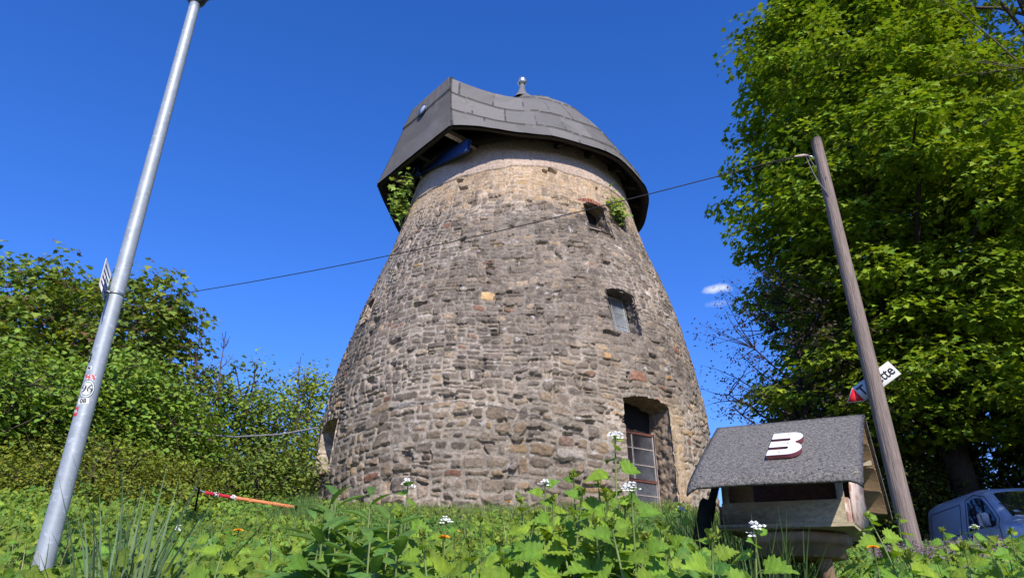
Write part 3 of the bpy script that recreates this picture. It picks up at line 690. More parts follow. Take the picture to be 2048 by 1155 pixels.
def bez(a, b, c, n):
    t = np.linspace(0, 1, n)[:, None]; return a * (1 - t) ** 2 + 2 * b * t * (1 - t) + c * t * t
def tree(name, label, cat, base, top, env, ncl, nleaf, tpl, lsize, col, spray=.45, thick=.14, group=None, trunk_r=.16, lean=(0, 0), nlimb=16, bark=(.10, .08, .065),
         lump=.28, shell=.45, bot=None, clip=None, tipcol=None, var=.25, yel=.25, mat='leaf', stems=1, orient=.6, twig=.010, up_bias=1.0, skyview=None):
    """env(h) -> crown radius at relative height h in 0..1 between bot and top (top, bot: heights above the base)"""
    base = np.array([base[0], base[1], float(ground(base[0], base[1])) if len(base) < 3 else base[2]], float)
    bot = top * .25 if bot is None else bot
    root = empty(name, base, label, cat, group)
    # cluster centres
    sd = rng.integers(1000); C_ = []
    while len(C_) < ncl:
        k = 4000; h = rng.uniform(0, 1, k); a = rng.uniform(-np.pi, np.pi, k); r0 = env(h)
        keep = rng.uniform(0, r0.max() if hasattr(r0, 'max') else r0, k) < r0
        rl = r0 * (1 + lump * vnoise(np.cos(a) * 2.2 + 7, np.sin(a) * 2.2 + 7, h * top / 1.5, seed=int(sd)) * 1.2)
        rad = rl * rng.uniform(0, 1, k) ** shell
        pts = np.c_[rad * np.cos(a) + lean[0] * h, rad * np.sin(a) + lean[1] * h, bot + h * (top - bot)][keep]
        if clip is not None: pts = pts[clip(pts + base)]
        C_.extend(pts.tolist())
        if len(pts) == 0: break
    C_ = np.array(C_[:ncl]); n = len(C_)
    ax_r = np.hypot(C_[:, 0] - lean[0] * .5, C_[:, 1] - lean[1] * .5)
    # trunk(s) and limbs
    tb = MB(); bc = np.array(bark); nodes = []
    starts = [np.array([0, 0, -.3])] if stems == 1 else [np.array([rng.normal(0, .25 * env(np.array([.3]))[0]), rng.normal(0, .25 * env(np.array([.3]))[0]), -.2]) for _ in range(stems)]
    trunks = []
    for s0 in starts:
        tp = np.array([lean[0] * .9 + s0[0] * 1.6, lean[1] * .9 + s0[1] * 1.6, top * (.93 if stems == 1 else rng.uniform(.7, .96))])
        m = 14; t = np.linspace(0, 1, m)[:, None]; pl = s0 * (1 - t) + tp * t
        pl[:, :2] += np.cumsum(rng.normal(0, .012 * top ** .5, (m, 2)), 0)
        rd = trunk_r * (1 - t[:, 0]) ** .8 / (1 if stems == 1 else 1.6) + .012
        rd[0] *= 1.25
        tb.tube(pl, rd, 10, c=bc * rng.uniform(.8, 1.2)); trunks.append((pl, rd))
    tips = C_[rng.choice(n, min(nlimb, n), replace=False)]
    for tpn in tips:
        pl, rd = trunks[rng.integers(len(trunks))]
        hd = math.hypot(tpn[0], tpn[1]); hz = np.clip(tpn[2] - .55 * hd - .1 * top, bot * .5, top * .85)
        k = int(np.clip(np.searchsorted(pl[:, 2], hz), 1, len(pl) - 2)); a0 = pl[k]
        mid = (a0 + tpn) / 2 + np.array([0, 0, .10 * hd]) + rng.normal(0, .12, 3) * hd / 3
        seg = bez(a0, mid, tpn, 9); seg[1:-1] += rng.normal(0, .02 * hd / 2, (7, 3))
        tb.tube(seg, np.linspace(rd[k] * .55, .016, 9), 6, c=bc * rng.uniform(.8, 1.2)); nodes.append(seg[2:])
    for pl, rd in trunks: nodes.append(pl[4:])
    ND = np.vstack(nodes)
    tb.build('trunk', M['bark'], root, smooth=True, off=None, usecol=True)
    tw_b = MB()
    for c_ in C_:
        dd = ND - c_; dd[:, 2] *= 1.4; dd[:, 2] += .25 * np.hypot(dd[:, 0], dd[:, 1]); k = np.argmin((dd ** 2).sum(1)); a0 = ND[k]
        L = np.linalg.norm(c_ - a0)
        if L < .05: continue
        seg = bez(a0, (a0 + c_) / 2 + rng.normal(0, .10 * L, 3), c_ + (c_ - a0) / L * spray * .6, 5)
        tw_b.tube(seg, np.linspace(twig * (1 + .5 * L), twig * .3, 5), 3, cap=False, c=bc * .9)
    if tw_b.v: tw_b.build('twigs', M['bark'], root, usecol=True)
    # leaves
    nl = rng.poisson(nleaf, n); ci = np.repeat(np.arange(n), nl); m = len(ci)
    out = C_[ci].copy(); out[:, 2] = 0; out[:, :2] -= np.array(lean) * (C_[ci, 2:3] / top); ol = np.linalg.norm(out, axis=1)[:, None]; out = out / (ol + 1e-6)
    a = rng.uniform(-np.pi, np.pi, m); rr_ = spray * np.sqrt(rng.uniform(0, 1, m)) * rng.uniform(.6, 1.25, n)[ci]
    p = C_[ci] + np.c_[rr_ * np.cos(a), rr_ * np.sin(a), rng.normal(0, thick, m)]
    p += out * (.25 * spray); p[:, 2] -= .35 * rr_ ** 2 / max(spray, .01) * .6
    rad_d = np.c_[np.cos(a), np.sin(a), np.full(m, -.35)] + rdir(m) * .55
    up = np.array([0, 0, up_bias]) + out * .35 + rdir(m) * orient
    cl = rng.uniform(.78, 1.22, n)[ci]
    cc_ = leafcol(col, m, var, yel, cl)
    if tipcol is not None:
        k = rng.uniform(0, 1, m) < tipcol[1] * np.clip((ol[:, 0] / (env(np.clip((C_[ci, 2] - bot) / (top - bot), 0, 1)) + .01)) ** 2, 0, 1)
        cc_[k] = leafcol(tipcol[0], int(k.sum()), var, yel)
    mesh_from('crown', [scatter(tpl, p, rad_d, up, lsize * rng.uniform(.55, 1.2, m), cc_)], M[mat], root, None)
    return root
def ell(r, pk=.45, p=1.0):
    def e(h):
        h = np.asarray(h, float); x = np.where(h < pk, (pk - h) / pk, (h - pk) / (1 - pk)); return r * np.sqrt(np.clip(1 - np.abs(x) ** (2.2 * p), .02, 1))
    return e
def prof(hs, rs): return lambda h: np.interp(np.asarray(h, float), hs, rs)
def polar(azd, d): return (d * math.sin(R(azd)), d * math.cos(R(azd)))

GRN_M = (.205, .30, .022)
# the big maple filling the right of the picture
b1 = polar(32.5, 22); gb = float(ground(*b1))
zl = np.array([4.4, 6.3, 8.15, 11, 14.2, 16.8, 19.8, 22.5, 25.2]); rl_ = np.array([3.1, 3.8, 4.15, 4.3, 3.75, 3.3, 2.5, 1.6, .5])
bt, tp_ = zl[0] - gb, zl[-1] - gb
tree('maple_tree', 'huge broad maple with bright yellow green leaves in layers, reaching above the wooden pole', 'tree', b1, tp_, prof((zl - zl[0]) / (zl[-1] - zl[0]), rl_), 1400, 90, L_MAPLE, .18, GRN_M,
     spray=.84, thick=.10, trunk_r=.34, nlimb=70, lump=.30, shell=.40, bot=bt, bark=(.045, .038, .032), twig=.012)
b2 = polar(44, 24)
tree('maple_tree', 'second maple, its crown filling the upper right corner behind the huge maple', 'tree', b2, 27, ell(6.2, .45), 640, 80, L_MAPLE, .16, (.19, .26, .022), spray=.75, thick=.10, trunk_r=.25, nlimb=26, lump=.22, shell=.4, bot=3.5, bark=(.085, .07, .06))
# a tree just outside the frame on the right, whose shade falls on the van and the wood behind it
b3 = polar(63, 14.5)
tree('maple_tree', 'maple beyond the right edge of the view that shades the parked van', 'tree', b3, 10.5, ell(3.6, .45), 240, 50, L_MAPLE, .18, (.12, .2, .022), spray=.7, thick=.2, trunk_r=.24, nlimb=18, bot=2.6, shell=.5)
# thin purple-leaved tree poking out left of the maple
b4 = polar(23.6, 20.0)
tree('plum_tree', 'open tree with small dark purple leaves poking out left below the huge maple', 'tree', b4, 8.6, ell(2.6, .55), 330, 24, L_OVAL, .085, (.085, .060, .055), spray=.36, thick=.12, trunk_r=.11, nlimb=34, lump=.35, shell=.55, bot=2.2, bark=(.05, .04, .04), yel=.35, var=.35, twig=.012, mat='leaf_dull')
b5 = polar(22.6, 24)
tree('young_tree', 'small yellow green tree showing just above the ridge of the bird feeder', 'tree', b5, 5.9, ell(1.7, .5), 150, 40, L_OVAL, .10, (.15, .21, .03), spray=.4, trunk_r=.07, nlimb=12, bot=1.0, bark=(.07, .06, .05))
# the wood behind the van
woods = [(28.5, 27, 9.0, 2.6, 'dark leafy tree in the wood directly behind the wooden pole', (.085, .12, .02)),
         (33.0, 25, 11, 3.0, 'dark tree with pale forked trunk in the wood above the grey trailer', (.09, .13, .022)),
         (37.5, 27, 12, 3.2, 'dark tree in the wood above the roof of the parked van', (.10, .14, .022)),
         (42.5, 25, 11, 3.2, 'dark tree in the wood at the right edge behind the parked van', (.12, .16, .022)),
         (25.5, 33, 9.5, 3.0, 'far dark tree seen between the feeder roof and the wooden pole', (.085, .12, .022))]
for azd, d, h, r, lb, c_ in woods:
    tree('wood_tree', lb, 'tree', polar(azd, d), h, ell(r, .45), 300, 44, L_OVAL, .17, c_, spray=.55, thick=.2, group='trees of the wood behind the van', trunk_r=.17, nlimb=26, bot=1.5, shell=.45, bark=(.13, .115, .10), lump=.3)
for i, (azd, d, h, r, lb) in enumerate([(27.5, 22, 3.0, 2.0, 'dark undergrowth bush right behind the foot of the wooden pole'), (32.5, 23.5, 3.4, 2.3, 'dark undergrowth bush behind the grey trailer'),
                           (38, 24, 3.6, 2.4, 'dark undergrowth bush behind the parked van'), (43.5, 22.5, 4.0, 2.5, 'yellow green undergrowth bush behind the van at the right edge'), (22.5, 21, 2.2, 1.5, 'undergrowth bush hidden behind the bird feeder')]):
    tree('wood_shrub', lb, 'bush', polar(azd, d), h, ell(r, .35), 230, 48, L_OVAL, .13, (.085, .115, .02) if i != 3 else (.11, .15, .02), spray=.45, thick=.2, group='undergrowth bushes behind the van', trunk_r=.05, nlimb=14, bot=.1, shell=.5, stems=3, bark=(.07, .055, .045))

# left side: trees and shrubs
def sided(px, py_top, dist, r, name, label, cat, tpl, ls, c_, ncl, nleaf, bot=.3, **k):
    az_ = azi(px, py_top); x, y = polar(az_, dist); g = float(ground(x, y)); top = P(px, py_top, dist)[2] - g
    return tree(name, label, cat, (x, y), top, k.pop('env', None) or ell(r, k.pop('pk', .45)), ncl, nleaf, tpl, ls, c_, bot=bot, **k)
REDT = ((.15, .10, .045), .15)
sided(60, 518, 17.0, 2.1, 'sycamore_tree', 'tall sycamore with reddish shoot tips at the left edge', 'tree', L_MAPLE, .13, (.18, .26, .038), 300, 30, bot=2.0, spray=.42, nlimb=30, trunk_r=.12, tipcol=REDT, lump=.35, pk=.35, shell=.5)
sided(-60, 560, 16.0, 1.8, 'sycamore_tree', 'sycamore half cut off by the left edge', 'tree', L_MAPLE, .13, (.18, .26, .038), 200, 30, bot=1.5, spray=.42, nlimb=20, trunk_r=.10, tipcol=REDT)
sided(172, 575, 17.5, 1.5, 'sycamore_tree', 'lower sycamore right behind the steel pole', 'tree', L_MAPLE, .13, (.17, .25, .038), 190, 30, bot=1.5, spray=.40, nlimb=20, trunk_r=.10, tipcol=REDT)
sided(296, 553, 15.5, 1.35, 'sycamore_tree', 'sycamore with bright leaf tufts just right of the steel pole', 'tree', L_MAPLE, .13, (.17, .23, .035), 220, 30, bot=1.6, spray=.38, nlimb=24, trunk_r=.10, tipcol=REDT, pk=.38)
sided(345, 615, 15.8, .75, 'sycamore_tree', 'narrow sycamore at the right end of the tall left hand group', 'tree', L_MAPLE, .12, (.17, .23, .035), 80, 28, bot=1.5, spray=.33, nlimb=12, trunk_r=.06)
for px, pt, d, r, lb in ((20, 690, 13.0, 1.2, 'round leaved lilac bush at the left edge'), (130, 720, 13.2, 1.15, 'round leaved lilac bush behind the sticker covered pole'), (245, 690, 13.4, 1.05, 'round leaved lilac bush right of the steel pole'), (335, 760, 13.2, .95, 'round leaved lilac bush at the right end of the hedge'), (-90, 720, 12.6, 1.4, 'round leaved lilac bush cut off by the left edge')):
    sided(px, pt, d, r, 'lilac_bush', lb, 'bush', L_ROUND, .088, (.19, .295, .04), 215, 30, bot=.2, spray=.36, thick=.15, nlimb=24, trunk_r=.05, stems=6, shell=.55, pk=.55, group='lilac bushes of the left hedge', bark=(.11, .09, .07), lump=.5)
for px, pt, d, r, lb in ((10, 920, 11.2, .8, 'low olive green bush at the left edge'), (105, 965, 11.0, .8, 'low olive green bush behind the foot of the steel pole'), (215, 885, 11.4, 1.05, 'low olive green bush right of the steel pole'), (310, 955, 11.6, .75, 'low olive green bush beside the barrier tape'), (370, 925, 12.0, .7, 'small olive green bush at the end of the low row')):
    sided(px, pt, d, r, 'low_bush', lb, 'bush', L_OVAL, .045, (.19, .225, .025), 190, 50, bot=.05, spray=.26, thick=.10, nlimb=14, trunk_r=.03, stems=4, shell=.45, pk=.4, group='low olive bushes under the hedge', bark=(.09, .07, .05), twig=.005, lump=.55)
for px, pt, d, r, lb, ncl, c_ in ((425, 735, 16.0, .9, 'thin leaved shrub with sky showing through it, below the bare twigs', 140, (.15, .22, .04)), (485, 722, 15.5, 1.0, 'middle shrub of the open group, its top left of the gap', 190, (.18, .26, .04)), (545, 790, 15.2, .85, 'lower shrub of the open group near the mill', 150, (.18, .26, .04))):
    sided(px, pt, d, r, 'open_shrub', lb, 'shrub', L_OVAL, .10, c_, ncl, 26, bot=.2, spray=.34, thick=.14, nlimb=30, trunk_r=.06, stems=7, shell=.6, pk=.6, group='open shrubs between hedge and mill', bark=(.06, .05, .045), lump=.4, twig=.008)
sided(628, 745, 18.5, 1.5, 'poplar_tree', 'feathery yellow green tree close behind the left flank of the mill', 'tree', L_OVAL, .10, (.26, .33, .035), 330, 34, bot=.5, spray=.32, thick=.2, nlimb=30, trunk_r=.08, shell=.6, lump=.4, bark=(.09, .08, .07))
for px, pt, d, r, lb in ((440, 905, 14.2, 1.1, 'dense low shrub behind the red end of the tape'), (540, 900, 14.5, 1.1, 'dense low shrub behind the orange tape'), (610, 930, 16.5, .9, 'dense low shrub against the foot of the mill')):
    sided(px, pt, d, r, 'dense_shrub', lb, 'shrub', L_OVAL, .085, (.15, .21, .035), 220, 38, bot=.0, spray=.34, thick=.14, nlimb=16, trunk_r=.04, stems=5, shell=.5, group='dense low shrubs left of the mill', bark=(.06, .05, .045))
# bare twiggy saplings
def bare(px0, py0, px1, py1, d, label):
    a_ = P(px0, py0, d); b_ = P(px1, py1, d); g = float(ground(a_[0], a_[1])); base = np.array([a_[0], a_[1], g])
    root = empty('bare_sapling', base, label, 'sapling', 'bare saplings above the shrubs')
    mb = MB(); t = np.linspace(0, 1, 12)[:, None]; pl = (np.array([0, 0, -.1])) * (1 - t) + (b_ - base) * t; pl[1:-1] += rng.normal(0, .02, (10, 3))
    mb.tube(pl, np.linspace(.035, .006, 12), 6, c=(.10, .075, .06)); mb.build('stem', M['bark'], root, smooth=True, usecol=True)
    tb = MB()
    for k in range(26):
        i = rng.integers(3, 11); dr = np.array([rng.normal(0, .35), rng.normal(0, .35), rng.uniform(.4, 1)]); L = rng.uniform(.3, .9) * (1.2 - i / 14)
        q_ = bez(pl[i], pl[i] + dr * L * .5 + rng.normal(0, .04, 3), pl[i] + dr * L, 5); tb.tube(q_, np.linspace(.010, .003, 5), 3, cap=False, c=(.11, .08, .065))
        for _ in range(2):
            j = rng.integers(1, 4); d2 = dr + rng.normal(0, .4, 3); tb.tube(np.array([q_[j], q_[j] + d2 * L * .35]), [.005, .002], 3, cap=False, c=(.12, .085, .07))
    tb.build('twigs', M['bark'], root, usecol=True)
bare(395, 900, 400, 648, 14.6, 'tall bare sapling sticking up left of the open shrubs')
bare(430, 900, 452, 662, 14.8, 'leaning bare sapling with forked twigs against the sky')
bare(600, 900, 602, 712, 17.5, 'thin bare sapling between the shrubs and the mill')
bare(415, 900, 383, 720, 14.3, 'short bare sapling at the edge of the lilac hedge')
# ------------------------------------------------------------------ ground cover, grass, flowers
def canopy(rho, x, y):                                # height of the weeds above the soil
    az = np.degrees(np.arctan2(x, y)); w = sstep(12, 24, az)
    t = np.interp(rho, [1.2, 2, 3, 4.5, 8, 10.5, 12, 20], [.035, .052, .066, .084, .124, .150, .155, .12]) * (1 - w) + np.interp(rho, [1.2, 2, 3, 4.5, 8, 12, 20], [-.05, -.02, .03, .070, .088, .088, .07]) * w
    def bump(a_, wa, r_, wr, k): return k * np.exp(-((az - a_) / wa) ** 2 - ((rho - r_) / wr) ** 2)
    t = t + bump(-10.5, 3.6, 2.3, .5, .055) + bump(6.5, 5.5, 2.1, .6, .058) + bump(-20, 5, 3.0, .7, .018) - .022 * sstep(-27, -31, az) * sstep(6, 4.5, rho)
    return np.clip(t * rho - ground(x, y), .07, .85)
def wedge(n, r0, r1, a0=-41, a1=41):
    r = np.sqrt(rng.uniform(r0 * r0, r1 * r1, n)); a = R(1) * rng.uniform(a0, a1, n); x, y = r * np.sin(a), r * np.cos(a)
    k = np.hypot(x - MC[0], y - MC[1]) > 4.42; return x[k], y[k], r[k]
def cover(n, r0, r1, tpls, s0, s1, a0=-41, a1=41, base=(.165, .255, .030), hmul=1.0, hpow=.6):
    parts = []
    for tpl, fr in tpls:
        x, y, r = wedge(int(n * fr), r0, r1, a0, a1); m = len(x)
        patch = fbm(x * 1.1, y * 1.1, seed=201, o=3); kind = vnoise(x * .9 + 5, y * .9, seed=205)
        h = canopy(r, x, y) * (1 + .16 * vnoise(x * 1.7, y * 1.7, seed=207) + .16 * vnoise(x * 5, y * 5, seed=208)) * hmul
        z = ground(x, y) + h * rng.uniform(.05, 1, m) ** hpow
        d = np.c_[rng.normal(0, 1, m), rng.normal(-.35, 1, m), rng.normal(-.45, .45, m)]
        up = np.c_[rng.normal(.15, .6, m), rng.normal(-.95, .65, m), np.full(m, .7)]
        c = leafcol(base, m, .28, .3, 1 + .35 * patch); k = kind > .15
        c[k] = c[k] * np.array([.66, .86, 1.15]); c = np.clip(c, .005, .9)
        parts.append(scatter(tpl, np.c_[x, y, z], d, up, rng.uniform(s0, s1, m), c))
    return parts
o = mesh_from('ground_cover', cover(19000, 1.25, 4.2, [(L_MUST, .45), (L_MUST2, .1), (L_NETTLE, .45)], .025, .068) + cover(42000, 4.0, 9.5, [(L_MUST, .45), (L_NETTLE, .55)], .035, .075)
              + cover(36000, 8.5, 17.5, [(L_OVAL, .5), (L_NETTLE, .5)], .05, .09, -41, 41, hmul=1.1), M['leaf'], None, None)
tag(o, kind='stuff')
# petioles and stalks under the leaves
sb = MB(); x, y, r = wedge(1500, 1.3, 5.0)
for a_, b_, r_ in zip(x, y, r):
    g = float(ground(a_, b_)); h = float(canopy(r_, a_, b_)) * rng.uniform(.6, 1.05); o1 = rng.normal(0, .05, 2)
    sb.tube(bez(np.array([a_, b_, g]), np.array([a_, b_, g + h * .6]), np.array([a_ + o1[0], b_ + o1[1], g + h]), 4), [.0028, .0025, .002, .001], 4, cap=False)
tag(sb.build('plant_stalks', M['stem'], None), kind='stuff')
def blades(n, xs, ys, hgt, wid, c, bend=.35, seg=4):
    m = len(xs); a = rng.uniform(-np.pi, np.pi, m); d = np.c_[np.cos(a), np.sin(a)]; w = np.c_[-d[:, 1], d[:, 0]]
    b = rng.uniform(.1, 1, m) * bend; h = hgt * rng.uniform(.45, 1.1, m); z0 = ground(xs, ys) - .02
    rows = []
    for k in range(seg + 1):
        t = k / seg; cx = xs + d[:, 0] * b * h * t * t; cy = ys + d[:, 1] * b * h * t * t; cz = z0 + h * (t - .25 * b * t * t); ww = wid * (1 - t ** 2) * .5 + .0004
        rows.append(np.stack([np.stack([cx - w[:, 0] * ww, cy - w[:, 1] * ww, cz], 1), np.stack([cx + w[:, 0] * ww, cy + w[:, 1] * ww, cz], 1)], 1))
    V = np.stack(rows, 1).reshape(m, -1, 3); base = (np.arange(m) * V.shape[1])[:, None]
    q = np.vstack([np.hstack([base + 2 * k, base + 2 * k + 1, base + 2 * k + 3, base + 2 * k + 2]) for k in range(seg)])
    return V.reshape(-1, 3), q, np.repeat(c, V.shape[1], 0)
def blade_obj(sets, name, kind='stuff'):
    n = 0; Vs, Fs, Cs = [], [], []
    for v, f_, c in sets: Vs.append(v); Fs.append(f_ + n); Cs.append(c); n += len(v)
    o = npmesh(name, np.vstack(Vs), np.vstack(Fs), M['leaf_dull'], None, col=np.vstack(Cs)); return tag(o, kind=kind)
sets = []
th = rng.uniform(-R(80), R(75), 15000); rr2 = 4.36 + np.abs(rng.normal(0, .55, 15000)); sets.append(blades(0, MC[0] + rr2 * np.sin(th), MC[1] - rr2 * np.cos(th), .30, .007, leafcol((.15, .19, .06), 15000, .3, .4)))
x, y, r = wedge(5200, 2.6, 6.5, 12.5, 21); sets.append(blades(0, x, y, .62, .011, leafcol((.075, .125, .035), len(x), .3, .2), .8, 5))
x, y, r = wedge(3200, 1.9, 9, -40, 40); sets.append(blades(0, x, y, .5, .009, leafcol((.12, .17, .05), len(x), .3, .2), .7, 5))
x, y, r = wedge(7000, 7.5, 13.5, -40, 40); sets.append(blades(0, x, y, .34, .009, leafcol((.12, .17, .045), len(x), .3, .2), .6, 4))
x, y, r = wedge(120, 2.1, 2.8, -28.5, -25.0); sets.append(blades(0, x, y, .80, .012, leafcol((.13, .20, .10), len(x), .2, .1), .5, 6))
x, y, r = wedge(3500, 9.0, 12.5, -22, -15); sets.append(blades(0, x, y, .45, .010, leafcol((.11, .19, .05), len(x), .2, .1), .6, 5))
blade_obj(sets, 'grass')
x, y, r = wedge(190, 2.0, 6, -36, -12); x2, y2, r2 = wedge(190, 2.0, 7, -12, 40); x3, y3, r3 = wedge(160, 9.5, 11.2, -20, 16)
blade_obj([blades(0, np.r_[x, x2, x3], np.r_[y, y2, y3], .52, .0045, leafcol((.42, .33, .20), len(x) + len(x2) + len(x3), .2, .1), 1.1, 7)], 'dry_stalks')
# purple dead-nettles round the foot of the wooden pole
x, y, r = wedge(2000, 4.6, 8.2, 25.5, 33.5); k = vnoise(x * 1.6, y * 1.6, seed=301) + .5 * vnoise(x * 5, y * 5, seed=302) > .05; x, y = x[k], y[k]; m = len(x)
z = ground(x, y) + canopy(np.hypot(x, y), x, y) * rng.uniform(.85, 1.25, m)
pp = []
for j in range(7):
    d = np.c_[rng.normal(0, 1, m), rng.normal(0, 1, m), rng.normal(.1, .5, m)]
    pp.append(scatter(L_SMALL, np.c_[x, y, z - j * .012], d, np.c_[rng.normal(0, .5, m), rng.normal(-.5, .5, m), np.ones(m)], rng.uniform(.014, .030, m), leafcol((.24, .13, .22), m, .3, .3) if j % 2 else leafcol((.16, .12, .11), m, .3, .3)))
o = mesh_from('purple_groundcover', pp, M['petal_purple'], None, None); tag(o, kind='stuff')

def mustard(px, py, dist, label, flower=True, lean=(0, 0), big=1.0, g='white flowered weeds in the foreground'):
    tip = P(px, py, dist); gx_, gy_ = tip[0] - lean[0], tip[1] - lean[1]; gz = float(ground(gx_, gy_)) ; base = np.array([gx_, gy_, gz])
    root = empty('garlic_mustard', base, label, 'weed', g)
    H = tip[2] - gz; loc = tip - base; t = np.linspace(0, 1, 12)[:, None]
    pl = bez(np.array([0, 0, -.03]), np.array([loc[0] * .2 + rng.normal(0, .02), loc[1] * .2, H * .55]), loc, 12)
    MB().tube(pl, np.linspace(.0042, .0016, 12) * big, 7).build('stem', M['stem'], root, smooth=True)
    nd = int(9 + H * 15); pos, dd, uu, ss = [], [], [], []
    a0 = rng.uniform(0, 6.28); pb = MB()
    for i in range(nd):
        f = .22 + .76 * (i / (nd - 1)) ** .85; k = f * 11; j = min(int(k), 10); p_ = pl[j] * (1 - (k - j)) + pl[j + 1] * (k - j)
        a = a0 + i * 2.4 + rng.normal(0, .3); L = np.interp(f, [.2, .6, .85, 1], [.088, .078, .046, .022]) * big * rng.uniform(.8, 1.15)
        pe = np.array([math.cos(a), math.sin(a), .45]) * L * np.interp(f, [.2, 1], [.9, .25])
        pb.tube(bez(p_, p_ + pe * .6 + (0, 0, .006), p_ + pe, 4), [.0012, .0011, .001, .0008], 4, cap=False)
        pos.append(p_ + pe); dd.append([math.cos(a), math.sin(a), np.interp(f, [.2, .9, 1], [-.45, .1, .7])]); uu.append([.15 + .3 * math.cos(a), -.8 + .2 * math.sin(a) + rng.normal(0, .2), .7]); ss.append(L * 1.15)
    pb.build('leaf_stalks', M['stem'], root); n = len(pos)
    v = scatter(L_MUST, np.array(pos), np.array(dd), np.array(uu), np.array(ss), leafcol((.175, .295, .030), n, .22, .25))
    mesh_from('leaves', [v], M['leaf'], root, None)
    tp = pl[-1]
    if flower:
        pc, pd, pu = [], [], []
        for i in range(16):
            a = rng.uniform(0, 6.28); r_ = .016 * math.sqrt(rng.uniform(0, 1)) * big; c_ = tp + np.array([r_ * math.cos(a), r_ * math.sin(a), .010 - r_ * .9 + rng.normal(0, .004)])
            nrm = np.array([math.cos(a) * r_ * 40 + rng.normal(0, .3), math.sin(a) * r_ * 40 - .9, .8])
            for q_ in range(4):
                b_ = q_ * 1.571 + rng.uniform(0, .5); pc.append(c_); pd.append([math.cos(b_), math.sin(b_), .1]); pu.append(nrm)
        n = len(pc); mesh_from('flower_head', [scatter(L_SMALL, np.array(pc), np.array(pd), np.array(pu), np.full(n, .0085 * big), np.ones((n, 3)))], M['petal_white'], root, None)
    else:
        n = 26; d = rdir(n); d[:, 2] = np.abs(d[:, 2]) + .5
        mesh_from('bud', [scatter(L_OVAL, tp + rng.normal(0, .004, (n, 3)), d, rdir(n), rng.uniform(.008, .02, n), leafcol((.2, .27, .04), n))], M['leaf'], root, None)
    return root
MU = [(1230, 868, 1.75, 'tallest white flowered weed, standing against the tall window', True, 1.1), (1262, 975, 1.65, 'white flowered weed just right of the tallest one, before the window foot', True, 1.1),
      (1090, 965, 1.9, 'white flowered weed at the left end of the tall clump before the mill', True, 1.1), (1147, 952, 1.85, 'leafy weed with a green bud left of the tallest flower', False, 1.2), (1196, 962, 1.8, 'dark leafed budding weed between two white flower heads', False, 1.0),
      (1175, 1016, 1.95, 'short white flowered weed in the middle of the tall clump', True, 1.0), (1040, 1000, 2.3, 'budding weed at the left foot of the tall clump', False, 1.0), (816, 965, 2.2, 'white flowered weed standing behind the lance leaved plants', True, 1.1),
      (893, 1040, 2.2, 'short white flowered weed right above the orange flowers', True, 1.0), (1512, 1056, 1.5, 'white flowered weed before the round stool', True, 1.1), (1424, 1078, 1.45, 'leafy weed between the dark stake and the stool', False, 1.2),
      (1362, 1018, 3.0, 'white flowered weed between mill and dark stake', True, 1.0), (1735, 1032, 2.8, 'leafy weed beside the right rear corner of the feeder', False, 1.3), (1797, 1033, 4.2, 'thin budding weed against the foot of the wooden pole', False, 1.0),
      (1885, 1062, 3.4, 'budding weed below the grey trailer', False, 1.0), (1948, 1052, 3.5, 'white topped weed below the van door', True, 1.0), (2022, 1064, 3.3, 'budding weed below the windscreen of the van', False, 1.0),
      (540, 1052, 2.9, 'budding weed left of the lance leaved plants', False, 1.1), (425, 1045, 3.2, 'bright leafed budding weed below the red tape', False, 1.1), (352, 1058, 3.0, 'white flowered weed left of the yellow topped stalk', True, .9),
      (960, 1040, 2.6, 'budding weed between orange flowers and tall clump', False, 1.0), (1320, 1050, 2.2, 'budding weed below the right reveal of the tall window', False, 1.1), (1120, 1060, 1.7, 'broad leafed weed low in the tall clump', False, 1.35), (1290, 1075, 1.6, 'broad leafed weed low at the right end of the tall clump', False, 1.35),
      (1000, 1085, 1.8, 'broad leafed weed low at the bottom edge before the mill', False, 1.2), (1222, 1050, 1.55, 'broad leafed weed right under the tallest white flower', False, 1.35)]
MU += [(1105, 1000, 1.75, 'broad leafed weed in the left half of the tall clump', False, 1.25), (1165, 985, 1.7, 'leafy weed between the budded stem and the dark budding weed', False, 1.2), (1215, 1000, 1.65, 'leafy weed just left below the tallest white flower', False, 1.25),
       (1250, 1010, 1.75, 'leafy weed just right below the tallest white flower', False, 1.25), (1070, 1035, 1.8, 'leafy weed low at the left foot of the tall clump', False, 1.3), (1190, 1045, 1.6, 'broad leafed weed at the very middle of the tall clump', False, 1.35),
       (1340, 1085, 1.7, 'broad leafed weed between the tall clump and the dark stake', False, 1.3), (640, 1075, 1.9, 'leafy weed below the left lance leaved plant', False, 1.2), (800, 1030, 2.0, 'leafy weed right of the lance leaved plants', False, 1.2),
       (845, 1070, 1.8, 'broad leafed weed left of the larger orange flower', False, 1.3), (450, 1085, 2.0, 'broad leafed weed low under the yellow topped stalk', False, 1.3), (940, 1095, 1.7, 'broad leafed weed low right of the orange flowers', False, 1.25)]
for (px, py, d, lb, fl, bg_) in MU: mustard(px, py, d, lb, fl, (rng.normal(0, .05), rng.normal(0, .04)), bg_)

